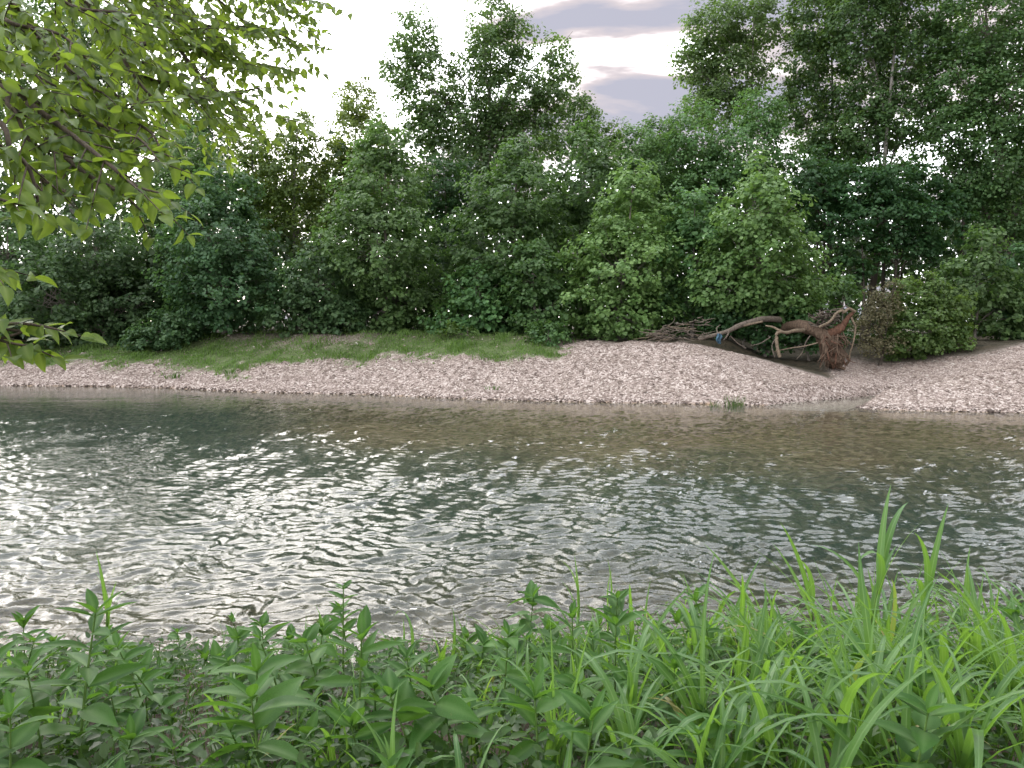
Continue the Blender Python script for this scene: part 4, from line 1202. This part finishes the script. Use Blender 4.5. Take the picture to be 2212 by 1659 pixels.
def clump(x, y, nb, ln, wd, label, group, rnd, upright=.5):
    z = float(H(x, y)) - .01
    root = empty('grass_clump', (x, y, z), label, 'grass', group)
    for i in range(nb):
        a = rnd.uniform(0, 6.28); r = rnd.uniform(0, .05)
        L = ln * rnd.uniform(.5, 1.15); w = wd * rnd.choice([.35, .6, .9, 1.2])
        k = rnd.choice([0, 1, 2, 3, 4, 5, 6], p=[.08, .14, .20, .24, .18, .08, .08])
        put('blade', BLADES[k], root, (r * math.cos(a), r * math.sin(a), rnd.uniform(0, .06)), rnd.normal(-.12, .16) * (1.4 - upright), a, (w, L, L), rnd.normal(0, .12))
    return root


def stalk(x, y, h, lean, blades, wd, label, group, rnd):
    """tall cane with alternating long blades; blades: (height fraction, azimuth, length, bend index, tilt)"""
    z = float(H(x, y)) - .01
    root = empty('tall_grass_stalk', (x, y, z), label, 'grass', group)
    pts = spline([(0, 0, 0), (lean[0] * .35, lean[1] * .35, h * .5), (lean[0], lean[1], h)], 8)
    obj('stem', Tubes().add(pts, np.linspace(.009, .004, 8), 6).mesh('stem', M['stem']), root)
    for (f, a, L, k, tilt) in blades:
        q = f * 7; j = min(int(q), 6); p = pts[j] + (pts[j + 1] - pts[j]) * (q - j)
        put('blade', BLADES[k], root, p, tilt, a, (wd * rnd.uniform(.85, 1.1), L, L), rnd.normal(0, .1))
    return root


def ground_at(u, v):
    for yy in np.arange(1.8, 6.6, .02):
        p = P(u, v, yy)
        if p[2] <= H(p[0], yy): return p[0], yy
    return P(u, v, 6.0)[0], 6.0


def foot_for_tip(u, v, h):
    """where on the near bank a plant of height h stands whose top shows at u, v"""
    for yy in np.arange(1.8, 6.4, .02):
        p = P(u, v, yy)
        if p[2] - h <= H(p[0], yy): return p[0], yy
    return P(u, v, 6.1)[0], 6.1


def build_foreground():
    rnd = np.random.default_rng(21)
    bands = [(2.0, 2.9, 'in the nearest row at the bottom of the picture'), (2.9, 3.7, 'in the second row of the near bank'),
             (3.7, 4.6, 'in the third row of the near bank'), (4.6, 6.2, 'along the water edge of the near bank')]
    # individually placed weeds that stand out against the water: tip u, v, height, leaf size, label
    special = [
        (150, 1350, .60, .21, 'tallest leafy weed at far left, its broad leaves against the water'),
        (30, 1420, .46, .17, 'leafy weed at the left edge beside the tallest left weed'),
        (330, 1385, .48, .16, 'leafy weed right of the thin upright blades at left'),
        (620, 1362, .52, .15, 'leafy weed with fine pointed crown left of centre against the water'),
        (770, 1372, .52, .18, 'leafy weed with drooping top leaves right of the fine pointed crown'),
        (705, 1380, .48, .17, 'broad leafy weed between the two tall centre-left weeds'),
        (1085, 1372, .48, .14, 'leafy weed tip above the bank right of the bright water reflection'),
        (1330, 1330, .56, .17, 'leafy weed among upright blades in the centre right'),
        (560, 1490, .40, .20, 'sturdy pale-stemmed weed with big paired leaves in the left foreground'),
        (905, 1500, .36, .18, 'big-leaved weed in the foreground left of centre'),
        (1000, 1500, .34, .20, 'big toothed-leaf weed in the foreground at the bare soil patch'),
    ]
    placed = []                    # counted in the rows below, though they carry labels of their own
    for (u, v, h, ls, lb) in special:
        x, y = foot_for_tip(u, v, h); placed.append((x, y))
        weed(x, y, h, ls, lb, 'leafy weeds on the near bank', rnd)
    # the mass of weeds, most of them on the left half
    spots = []
    tries = 0
    bare_spots = [ground_at(1040, 1610), ground_at(480, 1590)]
    while len(spots) < 165 and tries < 14000:
        tries += 1
        y = rnd.uniform(2.25, 5.75); x = rnd.uniform(-1, 1) * (0.70 * y + .15)
        u = x / y * F + 1106
        pr = np.interp(u, [0, 1000, 1200, 1500, 2212], [1, 1, .6, .35, .3])
        if rnd.random() > pr: continue
        dm = .155 + .02 * y
        if any((x - a)**2 + (y - b)**2 < dm**2 for a, b in spots): continue
        # bare soil patches
        if any(((x - cx) / .22)**2 + ((y - cy) / .2)**2 < 1 for cx, cy in bare_spots): continue
        spots.append((x, y))
    for lo, hi, words in bands:
        row = sorted([p for p in spots + placed if lo <= p[1] < hi], key=lambda p: p[0] / p[1])
        for i, (x, y) in enumerate(row):
            if (x, y) in placed: continue
            u = x / y * F + 1106
            h = rnd.choice([.16, .24, .34, .46]) * rnd.uniform(.85, 1.15) * .88 * (1 + .32 * float(wavy(x, y, 1.3, 91))); h = max(h, .12); ls = rnd.uniform(.10, .19) * (.7 + .3 * min(1.2, h / .28))
            weed(x, y, h, ls, '%s leafy weed from the left %s' % (ordinal(i), words), 'leafy weeds on the near bank', rnd)
    # grass clumps, mostly on the right
    gs = []; tries = 0
    while len(gs) < 132 and tries < 9000:
        tries += 1
        y = rnd.uniform(2.2, 5.7); x = rnd.uniform(-1, 1) * (0.70 * y + .15) + rnd.choice([0, .55]) * (rnd.random() < .5)
        u = x / y * F + 1106
        pr = np.interp(u, [0, 500, 1000, 1300, 2212], [.12, .10, .25, .9, 1])
        if rnd.random() > pr: continue
        dm = .13 + .02 * y
        if any((x - a)**2 + (y - b)**2 < dm**2 for a, b in gs): continue
        gs.append((x, y))
    for lo, hi, words in bands:
        row = sorted([p for p in gs if lo <= p[1] < hi], key=lambda p: p[0] / p[1])
        for i, (x, y) in enumerate(row):
            u = x / y * F + 1106
            big = np.interp(u, [0, 1000, 1500, 2212], [.34, .42, .70, .80])
            clump(x, y, int(rnd.integers(10, 16)), big * rnd.uniform(.8, 1.15), .022 + .015 * (u > 1250), '%s grass clump from the left %s' % (ordinal(i), words), 'grass clumps on the near bank', rnd)
    # tall canes on the right that rise against the water
    G = 'tall grass stalks at the right'
    pi = math.pi
    def tall(u, v, h, lean, bl, lb, wd=.036):
        x, y = ground_at(u, v)
        stalk(x, y, h * 1.12, lean, [(f, (math.copysign(rnd.choice([.8, 2.2]), a) if 1.2 < abs(a) < 1.95 else a), L * 1.2, k, t) for (f, a, L, k, t) in bl], wd * 1.3, lb, G, rnd)
    tall(1640, 1420, .42, (-.03, .0), [(.6, 1.75, .62, 0, -.35), (.8, 1.5, .55, 1, -.3), (.95, 1.7, .60, 0, -.42), (.5, -1.4, .5, 2, 0), (.98, 1.2, .42, 1, -.35)],
         'tall grass stalk leaning left with long wide blades over the water')
    tall(1760, 1450, .46, (-.04, 0), [(.7, 1.6, .52, 0, -.28), (.9, 1.3, .5, 1, -.2), (.98, 1.8, .55, 0, -.15), (.5, -1.5, .5, 2, 0)],
         'tall grass stalk second from the left of the tall ones')
    tall(1862, 1500, .62, (.08, 0), [(.5, -1.6, .5, 1, -.2), (.7, -1.4, .55, 0, -.2), (.92, -1.6, .5, 0, -.25), (.98, -1.3, .5, 1, -.45), (.6, 1.5, .5, 2, 0), (.85, 1.6, .45, 3, 0)],
         'tallest bright grass stalk in the right half, its blades fanning to the right')
    tall(1985, 1470, .5, (.03, 0), [(.6, -1.5, .5, 0, -.2), (.9, 1.7, .5, 1, 0), (.98, -1.6, .52, 0, -.1), (.7, 2.4, .5, 3, 0)],
         'tall grass stalk right of the tallest bright one')
    tall(2080, 1440, .52, (.0, 0), [(.6, 1.4, .5, 1, 0), (.9, -1.5, .55, 0, .05), (.98, 1.9, .45, 0, 0), (.7, -2.2, .5, 3, 0)],
         'upright grass stalk near the right edge with narrow tip', .03)
    tall(2215, 1420, .50, (.0, 0), [(.7, 1.5, .5, 2, 0), (.95, 1.6, .5, 2, 0), (.8, -1.5, .5, 1, 0)],
         'grass stalk cut by the right edge with blade arching left')
    tall(1250, 1420, .42, (.0, 0), [(.6, 1.5, .4, 1, 0), (.9, .2, .42, 0, 0), (.98, 1.7, .45, 1, .05)],
         'slender grass stalk in the centre, first tall one from the left', .02)
    tall(1310, 1400, .40, (.02, 0), [(.6, -1.5, .4, 0, 0), (.9, 1.4, .42, 0, .05), (.98, -1.7, .35, 0, .1)],
         'slender upright grass stalk just right of the first slender one', .02)
    tall(480, 1430, .30, (.02, 0), [(.6, -1.5, .3, 0, 0), (.9, 1.4, .32, 0, .05), (.5, -1.2, .35, 1, 0)],
         'pale upright grass stalk against the water left of centre', .018)
    tall(230, 1440, .36, (.02, 0), [(.6, -1.5, .3, 0, 0), (.9, 1.4, .36, 0, .05), (.5, 1.2, .4, 1, 0), (.4, -1.0, .45, 2, 0)],
         'thin upright grass stalk beside the tallest left weed', .02)
    # low ground cover: small leaves and fine blades between the plants
    n = 26000
    y = rnd.uniform(1.6, 6.0, n); x = rnd.uniform(-1, 1, n) * (.74 * y + 1.3)
    g1 = ground_at(1040, 1610); g2 = ground_at(480, 1590)
    bare = sum(np.exp(-(((x - a) / .28)**2 + ((y - b) / .22)**2)) for a, b in (g1, g2))
    keep = (y < near_edge(x) - .05) & (rnd.random(n) > bare * 1.2 + .25 * np.clip(wavy(x, y, .8, 71), 0, 1))
    x, y = x[keep], y[keep]; n = len(x)
    hgt = rnd.random(n)**1.2 * .22 + .01
    p = np.stack([x, y, H(x, y) + hgt], -1)
    nn = np.stack([rnd.normal(0, .5, n), rnd.normal(-.1, .5, n), np.full(n, 1.0)], -1)
    sz = rnd.uniform(.025, .07, n)
    me = leaves_mesh('ground_cover', p, nn, rnd.normal(size=(n, 3)) * [1, 1, .35], sz, T_COVER, M['weed_m'], (0, 0, 0))
    tag(obj('ground_cover', me), 'low small-leaved ground cover between the foreground plants', None, kind='stuff')
    n = 8000
    y = rnd.uniform(1.6, 6.0, n); x = rnd.uniform(-1, 1, n) * (.74 * y + 1.3)
    keep = y < near_edge(x)
    x, y = x[keep], y[keep]; n = len(x)
    me = blades_mesh('fine_grass', np.stack([x, y, H(x, y) - .01], -1), rnd.uniform(.08, .26, n), rnd.uniform(.003, .009, n), .7, M['weed_m'])
    tag(obj('fine_grass', me), 'fine grass between the foreground plants', None, kind='stuff')


T_COVER = (np.array([[0, 0, 0], [-.26, .30, .07], [-.22, .65, .05], [0, 1, -.08], [.22, .65, .05], [.26, .30, .07]]), np.array([[0, 3, 2, 1], [0, 5, 4, 3]]))
build_foreground()


# ------------------------------------------------------------------ tree leaning in from the left
def build_overhang():
    rnd = np.random.default_rng(33)
    base = np.array([-3.7, 1.3, float(H(-3.7, 1.3)) - .05])
    root = empty('overhanging_tree', base, 'near tree leaning in from the left, its lit branches hanging over the upper left', 'tree')
    trunk = spline([base, base + [.1, .1, 1.2], base + [.25, .3, 2.6], base + [.5, .8, 4.6]], 12)
    obj('trunk', Tubes().add(trunk, np.linspace(.17, .08, 12), 10, .05).mesh('trunk', M['bark'], base), root)
    axes = [
        # control points (u, v, distance), limb radius
        ([(-120, 150, 2.2), (77, 223, 2.3), (153, 238, 2.4), (310, 235, 2.6)], .010),
        ([(60, 222, 2.25), (140, 280, 2.2), (233, 353, 2.1), (290, 400, 2.1), (350, 418, 2.1)], .006),
        ([(100, 300, 2.2), (180, 372, 2.1), (255, 412, 2.1), (305, 455, 2.1)], .005),
        ([(-140, 240, 1.9), (30, 330, 1.9), (75, 400, 1.9), (85, 490, 1.9)], .007),
        ([(-150, 390, 1.8), (-20, 425, 1.8), (50, 445, 1.8)], .006),
        ([(-150, 0, 2.5), (27, 60, 2.6), (167, 140, 2.6), (230, 230, 2.6), (325, 285, 2.5), (350, 345, 2.4)], .010),
        ([(-60, -160, 3.0), (100, -60, 3.1), (193, 40, 3.2), (250, 93, 3.3), (380, 97, 3.6), (500, 130, 3.9), (600, 145, 4.1), (650, 160, 4.2)], .016),
        ([(200, -180, 3.6), (320, -60, 3.7), (430, 50, 3.9), (560, 60, 4.1), (690, 112, 4.3)], .012),
        ([(260, -200, 3.7), (390, -90, 3.8), (540, -20, 4.1), (712, 8, 4.3)], .012),
        ([(250, 93, 3.3), (300, 160, 3.3), (400, 195, 3.4), (480, 245, 3.5), (535, 275, 3.6)], .008),
        ([(380, 97, 3.6), (430, 160, 3.5), (480, 200, 3.5), (560, 190, 3.7)], .006),
        ([(-40, -120, 2.6), (60, -50, 2.6), (160, 15, 2.7), (270, 30, 2.8), (340, 70, 2.9)], .010),
        ([(-190, 730, 1.8), (-60, 712, 1.8), (20, 700, 1.8), (80, 702, 1.85), (130, 712, 1.9)], .005),
        ([(-60, 712, 1.8), (0, 735, 1.78), (50, 745, 1.78), (75, 742, 1.78)], .003),
        ([(-130, 560, 1.8), (-30, 570, 1.8), (8, 590, 1.8)], .005),
        ([(-140, 300, 2.0), (20, 340, 2.0), (100, 395, 2.0), (165, 425, 2.0)], .006),
        ([(-130, 20, 2.4), (40, 55, 2.4), (130, 75, 2.4), (190, 130, 2.4)], .008),
        ([(153, 238, 2.4), (230, 275, 2.4), (300, 300, 2.4), (345, 350, 2.3)], .005),
        ([(-100, 180, 2.1), (20, 230, 2.1), (60, 300, 2.1), (120, 330, 2.1), (200, 350, 2.1)], .006),
        ([(150, 20, 2.8), (230, 60, 2.9), (280, 150, 2.9), (330, 210, 2.9), (390, 240, 3.0)], .007),
        ([(300, -60, 3.6), (330, 0, 3.5), (380, 50, 3.5), (470, 80, 3.6)], .007),
        ([(-120, 90, 2.2), (10, 120, 2.2), (90, 170, 2.2), (150, 200, 2.3)], .006),
        ([(120, -150, 3.4), (220, -40, 3.5), (330, 40, 3.6), (440, 110, 3.7), (520, 170, 3.8)], .008),
        ([(330, -140, 3.9), (430, -40, 3.9), (520, 40, 4.0), (600, 100, 4.1)], .008),
        ([(60, -140, 3.0), (160, -30, 3.1), (270, 110, 3.2), (360, 160, 3.3), (440, 230, 3.4)], .008),
        ([(-100, -100, 2.5), (20, 0, 2.5), (110, 110, 2.5), (200, 190, 2.5), (270, 210, 2.5)], .008),
        ([(450, -120, 4.2), (540, -30, 4.2), (620, 30, 4.3), (670, 70, 4.4)], .006),
        ([(-130, 130, 2.4), (0, 180, 2.4), (120, 260, 2.4), (220, 310, 2.4)], .007),
    ]
    leaves = []                                   # position, axis, normal, size
    tw = Tubes()
    for ctrl, r in axes:
        c = np.array([P(*q) for q in ctrl])
        n = 26
        pts = spline(c, n)
        starts_out = ctrl[0][0] < 0 or ctrl[0][1] < 0
        if starts_out:                            # carry the limb back to the trunk
            zt = min(max(c[0][2] - .5, base[2] + .9), base[2] + 4.4)
            j = int(np.argmin(np.abs(trunk[:, 2] - zt)))
            full = spline([trunk[j], trunk[j] + (c[0] - trunk[j]) * .5 + [0, 0, .12]] + list(c), n + 12)
        else:
            full = pts
        obj('limb', Tubes().add(full, np.linspace(r * 1.6, .0022, len(full)), 7, .04).mesh('limb', M['twig'], base), root)
        seg = np.linalg.norm(np.diff(pts, axis=0), axis=1); L = seg.sum()
        cum = np.concatenate([[0], np.cumsum(seg)])

        def at(s):
            i = min(np.searchsorted(cum, s) - 1, n - 2); i = max(i, 0)
            f = (s - cum[i]) / max(seg[i], 1e-6)
            return pts[i] + (pts[i + 1] - pts[i]) * f, (pts[i + 1] - pts[i]) / max(seg[i], 1e-6)

        def leafrow(fn, length, step, first):
            s = first; sg = 1
            while s < length:
                p, t = fn(s)
                side = np.cross(t, [0, 0, 1.0]); side = side / max(np.linalg.norm(side), 1e-6)
                ax = side * sg * .7 + t * .5 + np.array([0, 0, -.7]) + rnd.normal(0, .3, 3)
                nn = np.array([0, -.55, .6]) + side * sg * .3 + rnd.normal(0, .5, 3)
                leaves.append((p, ax, nn, rnd.uniform(.036, .062)))
                s += step * rnd.uniform(.7, 1.3); sg = -sg
            p, t = fn(length)
            leaves.append((p, t + [0, 0, -.3], np.array([0, -.2, 1]) + rnd.normal(0, .3, 3), rnd.uniform(.042, .064)))
        leafrow(at, L, .030, .1 * L)
        s = .06 * L; sg = 1
        while s < L * .93:
            p, t = at(s)
            side = np.cross(t, [0, 0, 1.0]); side = side / max(np.linalg.norm(side), 1e-6)
            tl = rnd.uniform(.12, .30) * (1.15 - .6 * s / L) * (.5 if r <= .005 else .62 if ctrl[0][2] < 2.05 else 1.0 if ctrl[0][2] < 3 else 1.5)
            e = p + (t * .7 + side * sg * .8 + np.array([0, 0, rnd.uniform(-.65, .15)]) + rnd.normal(0, .15, 3)) * tl
            m = (p + e) / 2 + [0, 0, .03 * tl]
            q = spline([p, m, e], 5)
            tw.add(q, np.linspace(.0028, .0012, 5), 4)
            def fn(ss, q=q, tl=tl):
                f = min(ss / tl, .999) * 4; i = int(f)
                return q[i] + (q[i + 1] - q[i]) * (f - i), unit(q[i + 1] - q[i])
            leafrow(fn, tl, .023, .02)
            s += .040 * rnd.uniform(.7, 1.3); sg = -sg
    obj('twigs', tw.mesh('twigs', M['twig'], base), root)['kind'] = 'stuff'
    tpls = [leaf_template(.66, .18, .25, 8, .72, .55), leaf_template(.58, .08, .35, 8, .75, .6), leaf_template(.72, .28, .18, 8, .7, .5)]
    meshes = [mesh_tpl('leaf', t, M['overhang']) for t in tpls]
    # the largest in the picture become parts of their own
    def shown(l):
        p = l[0]; u = p[0] / p[1] * F + 1106; v = 829.5 - ((p[2] - EYE) / p[1] + math.tan(PITCH)) * F
        return (l[3] / p[1]) if (-20 < u < 2230 and -20 < v) else 0
    order = sorted(range(len(leaves)), key=lambda i: -shown(leaves[i]))
    from mathutils import Matrix
    for i in order[:300]:
        p, ax, nn, sz = leaves[i]
        Zv = nn / np.linalg.norm(nn); Yv = ax - Zv * ax.dot(Zv); Yv = Yv / np.linalg.norm(Yv); Xv = np.cross(Yv, Zv)
        o = bpy.data.objects.new('leaf', meshes[i % 3])
        mw = Matrix(((Xv[0], Yv[0], Zv[0]), (Xv[1], Yv[1], Zv[1]), (Xv[2], Yv[2], Zv[2])))
        o.location = [float(c) for c in (p - base)]; o.rotation_euler = mw.to_euler(); o.scale = (sz,) * 3
        o.parent = root; scene.collection.objects.link(o)
    rest = [leaves[i] for i in order[300:]]
    pos = np.array([l[0] for l in rest]); ax = np.array([l[1] for l in rest]); nn = np.array([l[2] for l in rest]); sz = np.array([l[3] for l in rest])
    tv, tf, vein = leaf_template(.66, .18, .25, 6, .72, .55)
    me = leaves_mesh('leaves', pos, nn, ax, sz, (tv, tf), M['overhang_m'], base)
    add_attr(me, 'vein', np.tile(vein, len(rest)))
    me.polygons.foreach_set('use_smooth', np.ones(len(me.polygons), dtype=bool))
    obj('leaves', me, root)['kind'] = 'stuff'
    print('OVERHANG leaves', len(leaves))


build_overhang()
